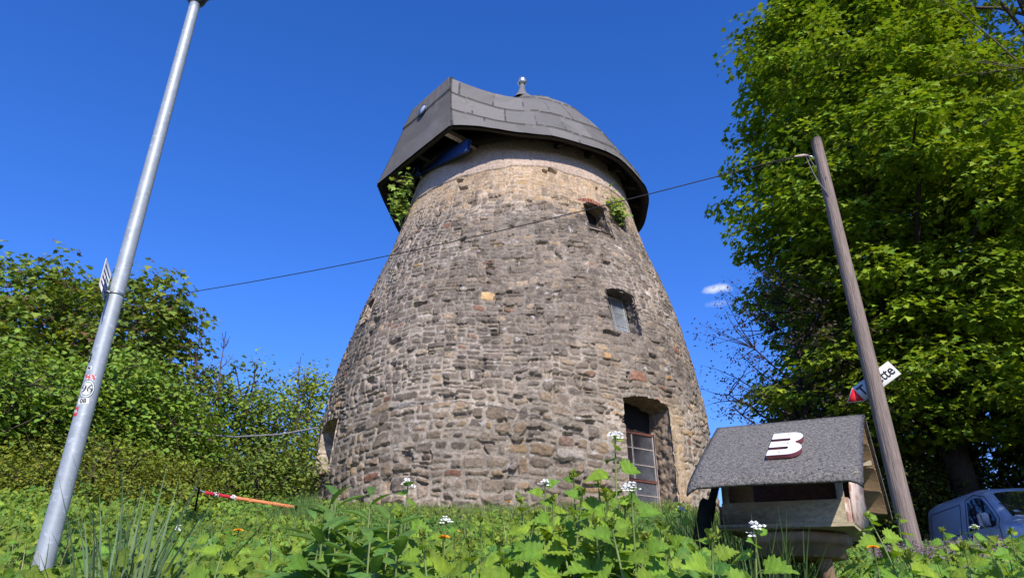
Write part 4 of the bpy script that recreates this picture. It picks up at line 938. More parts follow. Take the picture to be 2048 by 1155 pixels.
nm_ = 0
while nm_ < 46:
    x_, y_, r_ = wedge(1, 1.7, 5.2, -38, 38)
    if len(x_) == 0: continue
    x_, y_, r_ = float(x_[0]), float(y_[0]), float(r_[0]); a_ = math.degrees(math.atan2(x_, y_))
    if 14 < a_ < 27 and r_ < 3.6 or a_ < -29 and r_ < 4.4 and a_ > -35: continue
    T_ = rng.uniform(.078, .118) if a_ < 12 else rng.uniform(.070, .098)
    v_ = np.array([x_, y_, T_ * r_]); u_1 = v_[1] * CP + v_[2] * SP; px_ = 1024 + F * v_[0] / u_1; py_ = 577.5 - F * (v_[2] * CP - v_[1] * SP) / u_1
    mustard(px_, py_, r_, 'green leafy weed without a flower in the foreground cover', False, (rng.normal(0, .04), rng.normal(0, .04)), rng.uniform(.8, 1.15), 'low flowerless weeds of the foreground'); nm_ += 1
def lance(px, py, dist, label, ns):
    tip = P(px, py, dist); base = np.array([tip[0], tip[1] + .03, float(ground(tip[0], tip[1]))]); root = empty('lance_leaved_plant', base, label, 'plant', 'lance leaved plants before the mill')
    sb = MB(); pos, dd, uu, ss = [], [], [], []
    for s_ in range(ns):
        a = 6.28 * s_ / ns + rng.normal(0, .3); sp = .0 if s_ == 0 else rng.uniform(.05, .15); top = np.array([sp * math.cos(a), sp * math.sin(a), (tip[2] - base[2]) * (1 if s_ == 0 else rng.uniform(.72, .97))])
        pl = bez(np.array([0, 0, -.02]), np.array([top[0] * .4, top[1] * .4, top[2] * .5]), top, 8); sb.tube(pl, np.linspace(.005, .0025, 8), 6, cap=False)
        for i in range(15):
            f = .38 + .62 * i / 14; k = f * 7; j = min(int(k), 6); p_ = pl[j] * (1 - k + j) + pl[j + 1] * (k - j); b_ = i * 2.4 + a
            pos.append(p_); el = np.interp(f, [.38, .85, 1], [-.15, .25, 1.0]); dd.append([math.cos(b_), math.sin(b_), el]); uu.append([-.3 * math.cos(b_), -.3 * math.sin(b_) - .35, 1]); ss.append(np.interp(f, [.38, .8, 1], [.13, .145, .085]) * rng.uniform(.85, 1.1))
    sb.build('stem', M['stem'], root); n = len(pos)
    mesh_from('leaves', [scatter(L_LANCE, np.array(pos), np.array(dd), np.array(uu), np.array(ss), leafcol((.11, .215, .045), n, .15, .15))], M['leaf'], root, None)
lance(668, 990, 2.15, 'lance leaved plant with upright tip at the left of its clump', 4); lance(738, 988, 2.1, 'lance leaved plant standing highest before the mill', 4); lance(700, 1060, 1.9, 'low lance leaved plant at the front of its clump', 5); lance(625, 1035, 2.3, 'low lance leaved plant at the left edge of its clump', 3); lance(775, 1035, 1.95, 'lance leaved plant at the right end of its clump', 5); lance(655, 1045, 1.95, 'lance leaved plant in the front left of its clump', 5); lance(735, 1080, 1.75, 'lowest lance leaved plant, closest to the bottom edge', 5)

def orange_flower(px, py, dist, r, label, name='orange_flower', stalk=(.62, .55, .42)):
    tip = P(px, py, dist); g = float(ground(tip[0], tip[1])); root = empty(name, (tip[0], tip[1], g), label, 'flower', 'orange and yellow flowers among the weeds')
    h = tip[2] - g; MB().tube(bez(np.array([0, 0, 0.]), np.array([.01, .01, h * .5]), np.array([0, 0, h]), 6), .0022, 6).build('stem', M['stem'], root)
    pos, dd, uu = [], [], []
    for ring, (n, el, rr) in enumerate(((13, .15, 1), (11, .5, .8), (8, 1.1, .5))):
        for i in range(n):
            a = 6.28 * i / n + ring; pos.append([0, 0, h]); dd.append([math.cos(a), math.sin(a) - .25, el]); uu.append([-.3 * math.cos(a), -.3 * math.sin(a) - .5, 1])
    n = len(pos); ss = np.concatenate([np.full(13, r), np.full(11, r * .8), np.full(8, r * .55)])
    mesh_from('petals', [scatter(L_OVAL, np.array(pos, float), np.array(dd), np.array(uu), ss, np.ones((n, 3)))], M['petal_yellow'], root, None)
for a in ((477, 1060, 3.0, .020, 'orange flower head on a pale stalk left below the tape'), (886, 1074, 2.2, .022, 'larger orange flower low before the mill'), (909, 1062, 2.4, .019, 'smaller orange flower just right of the larger one'), (1746, 1094, 2.6, .020, 'orange flower below the right corner of the feeder'),
          (1018, 1003, 8.0, .035, 'small yellow flower in the grass at the foot of the mill'), (1285, 1018, 8.5, .035, 'small yellow flower before the tall window'), (1305, 1018, 8.6, .03, 'tiny yellow flower at the right of the window foot'), (1420, 1035, 4.0, .015, 'tiny yellow flower in the dark grass by the stake'), (1088, 1066, 3.0, .010, 'tiny orange flower hidden in the tall clump')): orange_flower(*a)

# climbers rooted in the mill wall
def wallplant(px0, py0, px1, py1, off, label, n, spread, ls, shade=1.0):
    th_, z_ = on_tower(px0, py0); r = mrad(z_); p0 = np.array([MC[0] + LEAN * (z_ - LZ) + r * math.sin(th_), MC[1] - r * math.cos(th_), z_]); nr = np.array([math.sin(th_), -math.cos(th_), 0])
    d0 = math.hypot(p0[0], p0[1]); p1 = P(px1, py1, d0 - off); root = empty('wall_shrub', p0, label, 'shrub')
    L = p1 - p0; tw2 = MB(); pos = []
    for k in range(9):
        e = L * rng.uniform(.55, 1.05) + rng.normal(0, spread * .45, 3); pl = bez(np.zeros(3), L * .3 + rng.normal(0, .05, 3) + nr * .1, e, 8); tw2.tube(pl, np.linspace(.012, .004, 8), 5, cap=False, c=(.2, .17, .12))
        for i in range(n // 9):
            j = rng.uniform(.3, 1) ** .7 * 7; a = int(min(j, 6)); pos.append(pl[a] * (1 - j + a) + pl[a + 1] * (j - a) + rng.normal(0, .075, 3))
    tw2.build('stem', M['bark'], root, usecol=True); pos = np.array(pos); m = len(pos)
    d = np.c_[rng.normal(0, 1, m), rng.normal(-.4, .8, m), rng.normal(-.4, .5, m)]; up = np.c_[rng.normal(.2, .4, m), rng.normal(-.8, .4, m), np.full(m, .9)]
    mesh_from('leaves', [scatter(L_MAPLE, pos, d, up, ls * rng.uniform(.6, 1.2, m), leafcol((.24, .34, .06), m, .25, .2))], M['leaf'], root, None)
wallplant(802, 455, 803, 350, .55, 'small leafy sapling growing from the wall under the left end of the cap', 230, .30, .14)
wallplant(1252, 462, 1222, 392, .25, 'small leafy sapling growing beside the little upper window', 130, .24, .12)

# ------------------------------------------------------------------ poles, cables, signs
def text_geo(body, size, bold=0.0, ext=0.0):
    cu = bpy.data.curves.new('lettering', 'FONT'); cu.body = body; cu.size = size; cu.offset = bold; cu.extrude = ext; cu.align_x = 'CENTER'; cu.align_y = 'CENTER'; cu.resolution_u = 3
    ob = bpy.data.objects.new('lettering', cu); COL.objects.link(ob); dg = bpy.context.evaluated_depsgraph_get(); me = bpy.data.meshes.new_from_object(ob.evaluated_get(dg))
    bm = bmesh.new(); bm.from_mesh(me); bmesh.ops.triangulate(bm, faces=bm.faces[:]); V = np.array([v.co[:] for v in bm.verts]); T = np.array([[v.index for v in f.verts] for f in bm.faces]); bm.free()
    bpy.data.objects.remove(ob); bpy.data.meshes.remove(me); bpy.data.curves.remove(cu); return V, T
# galvanised steel lamp post
pb_ = P(88, 1120, 4.5); LPx, LPy = pb_[0], pb_[1]; lg = float(ground(LPx, LPy)); LB = np.array([LPx, LPy, lg])
ztop = P(386, 1, 4.5)[2]
lamp = empty('lamp_post', LB, 'tall galvanised steel lamp post covered with football stickers, leaning into the left of the view', 'lamp post')
def lrad(z): return np.interp(z, [lg, ztop], [.050, .036])
zz = np.linspace(lg - .4, ztop + .02, 40); MB().tube(np.c_[zz * 0, zz * 0, zz - lg], lrad(zz), 32).build('pole', M['galv'], lamp, smooth=True)
fb = MB(); lathe(fb, (0, 0, ztop - lg), [(.038, -.03), (.042, -.025), (.062, .0), (.075, .05), (.10, .12), (.17, .20), (.18, .24), (.17, .44), (.12, .56), (.02, .62)]); fb.build('lamp_head', M['lampdark'], lamp, smooth=True)
view = np.array([-LPx, -LPy, 0]); view /= np.linalg.norm(view); sidev = np.array([view[1], -view[0], 0.])
if sidev[0] < 0: sidev = -sidev                        # to the right as seen
def on_pole(u, z, lift=.0012):                        # u: arc length to the right from the line facing the camera
    r = lrad(z) + lift; a = u / r; return np.stack([r * (np.sin(a) * sidev[0] + np.cos(a) * view[0]), r * (np.sin(a) * sidev[1] + np.cos(a) * view[1]), np.asarray(z) - lg + 0 * a], -1)
def zpole(px, py): return P(px, py, 4.45)[2]
def sticker(u0, z0, w, h, m, shape='rect', text=None, tm=None, ts=.03, rot=0.0, ringm=None, name='sticker'):
    def put(pts2, lift, T=None, nm=name, mat=m, parent=lamp):
        c, s_ = math.cos(rot), math.sin(rot); p2 = np.c_[pts2[:, 0] * c - pts2[:, 1] * s_, pts2[:, 0] * s_ + pts2[:, 1] * c]
        return npmesh(nm, on_pole(u0 + p2[:, 0], z0 + p2[:, 1], lift), T, mat, parent)
    def sheet(w_, h_, lift, mat, nm, parent, circ):
        n = 9
        if circ:
            k = 40; a = np.linspace(0, 2 * np.pi, k, endpoint=False); pts = np.vstack([np.c_[w_ / 2 * f_ * np.cos(a), h_ / 2 * f_ * np.sin(a)] for f_ in (.02, .35, .7, 1)]); q = np.vstack([np.stack([np.arange(k) + r_ * k, (np.arange(k) + 1) % k + r_ * k, (np.arange(k) + 1) % k + (r_ + 1) * k, np.arange(k) + (r_ + 1) * k], 1) for r_ in range(3)])
            return put(pts, lift, q, nm, mat, parent)
        gx_, gy_ = np.meshgrid(np.linspace(-w_ / 2, w_ / 2, n), np.linspace(-h_ / 2, h_ / 2, 2), indexing='ij'); i = np.arange(n * 2).reshape(n, 2); q = np.stack([i[:-1, :-1], i[1:, :-1], i[1:, 1:], i[:-1, 1:]], -1).reshape(-1, 4)
        return put(np.c_[gx_.ravel(), gy_.ravel()], lift, q, nm, mat, parent)
    st = sheet(w, h, .0010, ringm or m, name, lamp, shape == 'circle')
    if ringm:
        sheet(w * .93, h * .93, .0016, m, 'white_ring', st, True); sheet(w * .80, h * .80, .0020, M['ink_green'], 'green_ring', st, True); sheet(w * .70, h * .70, .0024, m, 'centre_disc', st, True)
    if text:
        V_, T_ = text_geo(text, ts, ts * .02); put(V_[:, :2], .0030, T_, 'lettering', tm, st)
sticker(-.020, zpole(172, 776), .080, .105, M['sign_white'], 'circle', '96', M['ink'], .062, .06, ringm=M['ink'])
sticker(-.020, zpole(176, 752), .062, .028, M['sign_white'], 'rect', '96%', M['ink_red'], .036, .0)
sticker(-.040, zpole(174, 733), .036, .024, M['sign_white'], 'rect', '96', M['ink'], .022)
sticker(-.062, zpole(180, 712), .035, .055, M['ink'], 'rect', '2', M['sign_white'], .03)
sticker(-.083, zpole(190, 680), .03, .17, M['ink_green'])
sticker(-.022, zpole(163, 800), .060, .034, M['sign_white'], 'rect', '08', M['ink'], .034, .1)
sticker(-.054, zpole(152, 820), .038, .050, M['ink_red'], 'rect', '96', M['sign_white'], .03)
zc_ = zpole(232, 583)
cl = MB(); lathe(cl, (0, 0, zc_ - lg), [(float(lrad(zc_)), -.008), (float(lrad(zc_)) + .004, -.008), (float(lrad(zc_)) + .004, .008), (float(lrad(zc_)), .008)]); cl.build('clamp_band', M['steel'], lamp)
pd = view * math.cos(R(11)) - sidev * math.sin(R(11)); pn = np.array([pd[1], -pd[0], 0.])
pc_ = -sidev * (float(lrad(zc_)) + .012) + view * .03
sgn = MB().box(pc_ + pd * .10 + (0, 0, zc_ - lg + .03), [pd, pn, (0, 0, 1)], (.11, .0015, .085)).build('side_sign_plate', M['sign_white'], lamp)
for k in range(4): MB().box(pc_ + pd * .10 + (0, 0, zc_ - lg - .02 + k * .034), [pd, pn, (0, 0, 1)], (.09, .0025, .007)).build('sign_stripe', M['blue'], sgn)
MB().tube([np.zeros(3) + (0, 0, zc_ - lg), pc_ + (0, 0, zc_ - lg)], .010, 8).build('sign_bracket', M['steel'], lamp)

# weathered wooden pole
wb = P(1822, 1075, 8.4); WX, WY = wb[0], wb[1]; wg = float(ground(WX, WY)); wt = P(1632, 280, 8.4)
wp = empty('wooden_pole', (WX, WY, wg), 'weathered grey wooden utility pole in front of the huge maple', 'utility pole')
zz = np.linspace(-.4, wt[2] - wg, 60); lx = (wt[0] - WX) * zz / (wt[2] - wg); ly = (wt[1] - WY) * zz / (wt[2] - wg)
pp_ = np.c_[lx + .008 * vnoise(zz * .8, zz * 0, seed=3), ly, zz]
G_a = np.linspace(0, 2 * np.pi, 28, endpoint=False); rad_w = np.interp(zz, [0, wt[2] - wg], [.096, .064])
Gp = np.stack([np.stack([pp_[i, 0] + (rad_w[i] * (1 + .035 * vnoise(G_a * 3, 0 * G_a + zz[i] * .35, seed=8) + .02 * vnoise(np.cos(G_a) * 4, np.sin(G_a) * 4, 0 * G_a + zz[i] * 2.2, seed=9))) * np.cos(G_a), pp_[i, 1] + rad_w[i] * (1 + .035 * vnoise(G_a * 3, 0 * G_a + zz[i] * .35, seed=8)) * np.sin(G_a), 0 * G_a + zz[i] + (.02 * np.cos(G_a + 1) if i == 59 else 0)], 1) for i in range(60)], 0)
mb = MB(); mb.grid(Gp, closed_v=True); i0 = mb.n; mb.add([Gp[-1].mean(0) + (0, 0, -.004)]); ring_ = 59 * 28 + np.arange(28); mb.f3.append(np.stack([ring_, 59 * 28 + (np.arange(28) + 1) % 28, np.full(28, i0)], 1))
mb.build('shaft', M['pole_wood'], wp, smooth=True)
ins_ = P(1608, 311, 8.38) - np.array([WX, WY, wg]); topc = wt - np.array([WX, WY, wg])
MB().tube([topc + (0, -.02, -.32), ins_ + (.05, 0, 0)], .008, 6).build('hook', M['steel'], wp)
ib = MB(); e_ = P(1588, 313, 8.36) - np.array([WX, WY, wg]); ib.tube([ins_ + (.05, 0, 0), ins_, (ins_ + e_) / 2, e_], [.010, .022, .018, .006], 8); ib.build('insulator', M['plank_pale'], wp)
MB().tube(bez(ins_ + (.02, 0, 0), ins_ + (.06, -.05, -.5), topc + (-.03, -.09, -.9), 10), .005, 5).build('drop_wire', M['cable_grey'], wp)
MB().tube(bez(ins_ + (.05, 0, 0), ins_ + (.13, -.03, -.35), topc + (-.02, -.09, -.65), 10), .004, 5).build('drop_wire', M['cable_grey'], wp)
# toilet sign behind the pole
def plane_pt(px, py, d, azd):                         # on the upright plane facing the camera at azimuth azd
    n = np.array([math.sin(R(azd)), math.cos(R(azd)), 0]); v = pray(px, py); return v * (d / (v @ n))
azs = 27.3; dS = 8.51
tipL = plane_pt(1694, 805, dS, azs); endR = plane_pt(1789, 734, dS, azs)
sx_ = endR - tipL; SL = np.linalg.norm(sx_); sx_ /= SL; sn = -np.array([math.sin(R(azs)), math.cos(R(azs)), 0.]); sy_ = np.cross(sn, sx_); sy_ = sy_ if sy_[2] > 0 else -sy_
sg = empty('toilet_sign', (tipL + endR) / 2, 'white arrow sign reading Toilette with a red tip, tilted behind the wooden pole', 'sign')
SO = (tipL + endR) / 2; Hh = .095; hl = SL / 2
MB().prism([(-hl + .15, -Hh), (hl, -Hh), (hl, Hh), (-hl + .15, Hh), (-hl, 0)], np.zeros(3), [sx_, sy_, sn], -.006).build('sign_board', M['sign_white'], sg)
MB().prism([(-hl + .155, -Hh + .008), (-hl + .155, Hh - .008), (-hl + .012, 0)], sn * .0015, [sx_, sy_, sn], .002).build('red_tip', M['sign_red'], sg)
V_, T_ = text_geo('Toilette', .165, .0035); w_ = V_[:, 0].max() - V_[:, 0].min(); V_[:, 0] = V_[:, 0] * ((2 * hl - .20) / w_) + .075
npmesh('lettering', sn * .003 + V_[:, :1] * sx_ + V_[:, 1:2] * sy_, T_, M['ink'], sg)
MB().box((.05 * sx_ - sn * .02), [sx_, sy_, sn], (.02, .10, .012)).build('bracket', M['steel'], sg)
# overhead wire across the mill
a_ = P(1590, 312, 8.36); b_ = P(300, 597, 13.5); n_ = 60; t = np.linspace(0, 1, n_)[:, None]; w = a_ * (1 - t) + b_ * t; w[:, 2] -= .18 * np.sin(np.pi * t[:, 0])
o = MB().tube(w, .0075, 5).build('overhead_wire', M['cable'], None); tag(o, 'thin black wire crossing the sky and the mill from the wooden pole', 'wire')
pts = np.array([P(350, 862, 12.8), P(400, 868, 13.0), P(470, 873, 13.3), P(560, 868, 13.6), P(636, 854, 14.0)]); o = MB().tube(pts, .016, 6).build('power_cable', M['cable_grey'], None); tag(o, 'grey cable sagging from the left flank of the mill into the shrubs', 'cable')
o = MB().tube(np.array([P(1522, 700, 15), P(1510, 780, 15.05), P(1496, 850, 15.1)]), .006, 5).build('hanging_wire', M['cable'], None); tag(o, 'thin wire hanging upright against the sky right of the mill', 'wire')

# barrier tape left of the mill
tp = empty('barrier_tape', P(490, 998, 9.6), 'red and orange barrier tape knotted and stretched left of the mill', 'barrier tape'); TO = P(490, 998, 9.6)
def ribbon(pts, w, m, name, tw=0.0):
    pts = np.array(pts) - TO; n = 14; t = np.linspace(0, 1, n)[:, None]; pl = pts[0] * (1 - t) + pts[1] * t; rows = []
    for i in range(n):
        a = 1.15 + tw * i / n + .15 * math.sin(i * 1.7); v = np.array([0, -math.cos(a), math.sin(a)]) * w / 2 * (1 + .1 * math.sin(i * 2.3)); th_ = np.array([0, .002, 0]); rows.append([pl[i] - v, pl[i] + v, pl[i] + v + th_, pl[i] - v + th_])
    MB().grid(np.array(rows), closed_v=True).build(name, m, tp)
ribbon([P(410, 984, 9.4), P(466, 994, 9.55)], .04, M['tape_red'], 'red_ribbon'); ribbon([P(466, 994, 9.55), P(588, 1013, 9.9)], .042, M['tape_orange'], 'orange_ribbon', .3)
MB().tube(np.array([P(388, 975, 9.35), P(410, 984, 9.4)]) - TO, .010, 6).build('rope_end', M['cable_grey'], tp)
for (px, py) in ((432, 988), (467, 994)):
    kn = MB(); c_ = P(px, py, 9.45) - TO
    for i in range(5): v = rdir(1)[0] * .035; kn.tube(bez(c_ - v, c_ + rng.normal(0, .02, 3), c_ + v, 5), .008, 5)
    kn.build('knot', M['tape_white'], tp)
for k, (px, d) in enumerate(((398, 9.36), (592, 9.92))):
    q_ = P(px, 1014 if k else 977, d); st = empty('tape_stake', (q_[0], q_[1], float(ground(q_[0], q_[1]))), ('thin grey stake holding the red end of the tape', 'thin grey stake holding the orange end of the tape')[k], 'stake')
    MB().tube([(0, 0, -.1), (0, 0, q_[2] - float(ground(q_[0], q_[1])) + .02)], .012, 8).build('rod', M['bark'], st)

# ------------------------------------------------------------------ bird feeder on its stool
FC = np.array([1.1792, 2.9601, .7891]); fps, frl = -.5366, -.041
fa_ = np.array([math.cos(fps) * math.cos(frl), math.sin(fps) * math.cos(frl), math.sin(frl)]); fb_ = np.array([-math.sin(fps), math.cos(fps), 0]); fu_ = np.cross(fa_, fb_)
Fm = np.array([fa_, fb_, fu_]); feed = empty('bird_feeder', FC - fu_ * .43, 'wooden bird feeder with a grey felt gable roof carrying a white number 3', 'bird feeder'); FO = FC - fu_ * .43
def FL_(p): return np.asarray(p, float) @ Fm + FC - FO
def fbox(a0, a1, b0, b1, u0, u1, m, name, par=None, bev=0): return MB().box(FL_(((a0 + a1) / 2, (b0 + b1) / 2, (u0 + u1) / 2)), Fm, (abs(a1 - a0) / 2, abs(b1 - b0) / 2, abs(u1 - u0) / 2), bev=bev).build(name, m, par or feed)
RD, RH, RW = .495, .309, .30; sl_ = math.hypot(RD, RH)
def slope_pt(side, a, t, off):                        # t 0 ridge .. 1 eave, off outwards
    nx = np.array([0, side * RH / sl_, RD / sl_]); return np.array([a, side * RD * t, -RH * t]) + nx * off
M['felt_grit'] = material('gritty_roofing_felt', (.122, .114, .102), .95, noise=(95, .35, 1.9), bump=(120, .9, .006), mottles=[(210, .60, .68, (.42, .42, .41), .7), (90, .60, .68, (.04, .04, .04), .75), (2.5, .5, .7, (.11, .11, .105), .4)], spec=.2)
for side, nm in ((-1, 'front_roof_felt'), (1, 'rear_roof_felt')):
    na, ntt = 30, 18; G = np.zeros((na, ntt, 3)); G2 = G.copy()
    for i, a in enumerate(np.linspace(-RW, RW, na)):
        for j, t in enumerate(np.linspace(0, 1.03, ntt)):
            wv = .002 * math.sin(i * .23 + side) * t; dr = .012 * max(0, t - .97) / .06; ec = .022 * max(0, abs(a) - RW + .03) / .03 * t ** 3
            p_ = slope_pt(side, a, t, .020 + wv); p_[2] -= dr * 1.6 + (ec if side < 0 else ec * .3); G[i, j] = p_; q_ = slope_pt(side, a * .995, t, .012 + wv); q_[2] -= dr * 1.6 + (ec if side < 0 else ec * .3) + .002; G2[i, j] = q_
    per = np.concatenate([G, G2[:, ::-1]], 1); Gl = per.reshape(-1, 3) @ Fm + FC - FO; mb = MB(); mb.grid(Gl.reshape(per.shape), closed_v=True)
    for e in (0, na - 1):
        i0 = e * ntt * 2 + np.arange(ntt * 2); q = np.array([[i0[k], i0[k + 1], i0[-k - 2], i0[-k - 1]] for k in range(ntt - 1)]); mb.f4.append(q)
    mb.build(nm, M['felt_grit'], feed, smooth=False)
    for k in range(4):                                 # the boards under the felt
        t0, t1 = k / 4 + .004, (k + 1) / 4 - .004; c_ = (slope_pt(side, 0, t0, .004) + slope_pt(side, 0, t1, .004)) / 2; tdir = np.array([0, side * RD, -RH]) / sl_; nd = np.array([0, side * RH, RD]) / sl_
        MB().box(FL_(c_), [fa_, tdir @ Fm, nd @ Fm], (RW - .015, (t1 - t0) * sl_ / 2, .007)).build('roof_board', M['plank'] if side > 0 else M['plank_green'], feed)
# ridge strip
mb = MB(); G = np.array([[FL_((a, s_ * .02, -.012 + .026 * (1 if s_ == 0 else .6))) for s_ in (-1, -.5, 0, .5, 1)] for a in np.linspace(-RW, RW, 12)]); mb.grid(G); mb.build('ridge_felt', M['felt_grit'], feed)
A0, A1, B0, B1 = -.235, .205, -.275, .275
fbox(A0 - .02, A1 + .02, B0 - .015, B1 + .015, -.445, -.430, M['plank_green'], 'floor_board')
fbox(A0, A1, B0 - .012, B0, -.430, -.350, M['plank_green'], 'front_rail'); fbox(A0 - .014, A0 + .0, B0, B1, -.430, -.36, M['plank_red'], 'left_rail')
fbox(A0, A1, B1, B1 + .012, -.430, -.33, M['plank'], 'rear_rail'); fbox(A1, A1 + .014, B0 - .005, B1, -.430, -.345, M['plank_pale'], 'right_rail')
fbox(A0 + .01, A1 - .02, B1 - .16, B1 - .148, -.43, -.14, M['plank_red'], 'rear_panel')
fbox(A0 + .0, A0 + .11, B0 + .05, B0 + .062, -.35, -.2, M['plank'], 'front_cheek')
for a, b in ((A0 + .012, B0 + .012), (A1 - .012, B0 + .012), (A0 + .012, B1 - .012), (A1 - .012, B1 - .012)):
    fbox(a - .012, a + .012, b - .012, b + .012, -.43, -.165, M['plank_green'] if b < 0 else M['plank_red'], 'corner_post')
# sunlit part of the side, painted as a pale sheet with a ragged outline
out_ = [(-.25, -.43), (.22, -.43), (.24, -.35), (.20, -.27), (.245, -.22), (.15, -.16), (.06, -.13), (.02, -.17), (-.06, -.20), (-.10, -.26), (-.17, -.25), (-.22, -.30)]
MB().prism(out_, FL_((A1 + .0155, 0, 0)), [fb_, fu_, fa_], .008).build('sunlit_side', M['plank_pale'], feed)
MB().prism([(-.22, -.19), (.22, -.19), (.02, -.05), (-.02, -.05)], FL_((A1 - .004, 0, 0)), [fb_, fu_, fa_], .008).build('gable_board', M['plank_red'], feed)
for b in (-.20, .20): MB().bar(FL_((0, b * 1.0, -.14)) - fa_ * (RW - .02), FL_((0, b, -.14)) + fa_ * (RW - .02), .018, .022).build('roof_batten', M['plank_green'], feed)
# the number
def rounded3():
    def arc(cx, cy, rx, ry, a0, a1, n=12): return [(cx + rx * math.cos(R(a)), cy + ry * math.sin(R(a))) for a in np.linspace(a0, a1, n)]
    p = [(-.42, .5)] + arc(.12, .27, .36, .23, 90, -62, 14) + arc(.14, -.24, .38, .26, 62, -90, 14) + [(-.42, -.5), (-.42, -.27)] + arc(.08, -.21, .06, .06, -90, 90, 8) + [(-.42, -.15), (-.42, .11)] + arc(.08, .17, .06, .06, -90, 90, 8) + [(-.42, .23)]
    return np.array(p)
def solid(poly2, o_, ax, t, m, name, par, side_m=None):
    bm = bmesh.new(); vs = [bm.verts.new([float(q) for q in (o_ + p[0] * ax[0] + p[1] * ax[1])]) for p in poly2]; f_ = bm.faces.new(vs); bmesh.ops.triangulate(bm, faces=[f_])
    me = bpy.data.meshes.new(name); r_ = bmesh.ops.extrude_face_region(bm, geom=bm.faces[:]); bmesh.ops.translate(bm, verts=[g for g in r_['geom'] if isinstance(g, bmesh.types.BMVert)], vec=Vector([float(q) for q in ax[2] * t]))
    bmesh.ops.recalc_face_normals(bm, faces=bm.faces[:]); bm.to_mesh(me); bm.free(); me.materials.append(m)
    if side_m is not None:
        me.materials.append(side_m); a2 = Vector([float(q) for q in ax[2]])
        for pz in me.polygons:
            if abs(pz.normal.dot(a2)) < .5: pz.material_index = 1
    o = bpy.data.objects.new(name, me); link(o, par); return o
tdir = (np.array([0, RD, RH]) / sl_) @ Fm; ndir = (np.array([0, -RH, RD]) / sl_) @ Fm
c3 = (slope_pt(-1, 0, .50, .026)) @ Fm + FC - FO + fa_ * (-.012)
# where the photograph has it: solve along the roof plane
v = pray(1571, 893); P0 = slope_pt(-1, 0, .5, .026) @ Fm + FC; tt_ = (P0 @ ndir) / (v @ ndir); c3 = v * tt_ - FO
solid(rounded3() * np.array([.128, .235]), c3, [fa_, tdir, ndir], .015, M['white_paint'], 'number_three', feed, M['maroon'])

nb = [(.05, .40), (-.02, .02), (.10, -.02), (-.08, -.40)]
for (u_1, v_1) in nb: MB().prism(np.array([(.0035 * math.cos(q_), .0035 * math.sin(q_)) for q_ in np.linspace(0, 6.28, 9)[:-1]]), c3 + fa_ * u_1 * .128 + tdir * v_1 * .235 + ndir * .0152, [fa_, tdir, ndir], .001).build('nail_head', M['cable_grey'], feed)
for k in range(7):
    q_ = slope_pt(-1, -RW + .05 + k * .083, .95, .0215) @ Fm + FC - FO
    MB().prism(np.array([(.004 * math.cos(a_), .004 * math.sin(a_)) for a_ in np.linspace(0, 6.28, 9)[:-1]]), q_, [fa_, tdir, ndir], .0015).build('roof_tack', M['cable_grey'], feed)
# stool
SU = -.452; stl = empty('round_stool', FC + fu_ * -.95, 'round topped wooden stool carrying the bird feeder', 'stool'); SO2 = FC + fu_ * -.95
def SP_(p): return np.asarray(p, float) @ Fm + FC - SO2
an = np.linspace(0, 2 * np.pi, 40, endpoint=False); prf = [(.001, SU), (.19, SU), (.20, SU - .008), (.20, SU - .03), (.19, SU - .042), (.175, SU - .046), (.172, SU - .085), (.15, SU - .088), (.001, SU - .088)]
G = np.array([[SP_((-.015 + r_ * math.cos(a), -.06 + r_ * math.sin(a), u)) for a in an] for r_, u in prf]); MB().grid(G, closed_v=True).build('seat', M['stool'], stl, smooth=False)
for k in range(4):
    a = R(45 + 90 * k + 12); p0 = SP_((-.015 + .12 * math.cos(a), -.06 + .12 * math.sin(a), SU - .06)); p1 = SP_((-.015 + .19 * math.cos(a), -.06 + .19 * math.sin(a), SU - .80))
    MB().tube(np.array([p0 * (1 - t) + p1 * t for t in np.linspace(0, 1, 6)]), [.026, .028, .027, .025, .023, .02], 10).build('leg', M['stool'], stl, smooth=True)
# dark stake left of the feeder
d_ = 3.1; s0 = P(1440, 960, d_); s1 = P(1398, 1150, d_ - .15); g0 = float(ground(s1[0], s1[1])); stk = empty('dark_stake', (s1[0], s1[1], g0), 'dark leaning wooden stake in two lengths left of the bird feeder', 'stake')
o0_ = np.array([s1[0], s1[1], g0]); dv = (s1 - s0); foot = s1 + dv * .9; mid = P(1412, 1020, d_ - .05)
MB().bar(P(1416, 1003, d_ - .06) - o0_, foot - o0_, .058, .04, up=(0, 1, 0.1)).build('lower_post', M['green_paint'], stk)
MB().bar(s0 + (0, 0, .03) - o0_, P(1404, 1090, d_ - .02) - o0_ + (0, .03, 0), .028, .02, up=(0, 1, .1)).build('upper_rod', M['green_paint'], stk)

# ------------------------------------------------------------------ the van and the trailer
vr = P(1992, 1040, 20.6); VG = .82; los = np.array([math.sin(R(32)), math.cos(R(32)), 0]); lat_ = np.array([los[1], -los[0], 0])
hd_ = -los * math.cos(R(27)) + lat_ * math.sin(R(27)); hd_ /= np.linalg.norm(hd_); vs_ = np.array([-hd_[1], hd_[0], 0.])          # vs_: to the van's left
if vs_ @ np.array([0, 1, 0]) < 0: vs_ = -vs_
VO = np.array([vr[0], vr[1], VG]) + vs_ * .86
van = empty('parked_van', VO, 'small silver delivery van parked at the right edge under the trees', 'van')
def VP(x, y, z): return hd_ * x + vs_ * y + np.array([0, 0, z])
def roofz(x): return np.interp(x, [0, .12, .5, 2.3, 2.70, 2.85, 3.42, 3.55, 4.0, 4.2], [1.72, 1.80, 1.84, 1.84, 1.79, 1.70, 1.18, 1.12, .98, .66])
def roofw(x): return np.interp(x, [0, .3, 2.6, 3.1, 3.6, 4.2], [.62, .68, .68, .70, .74, .62])
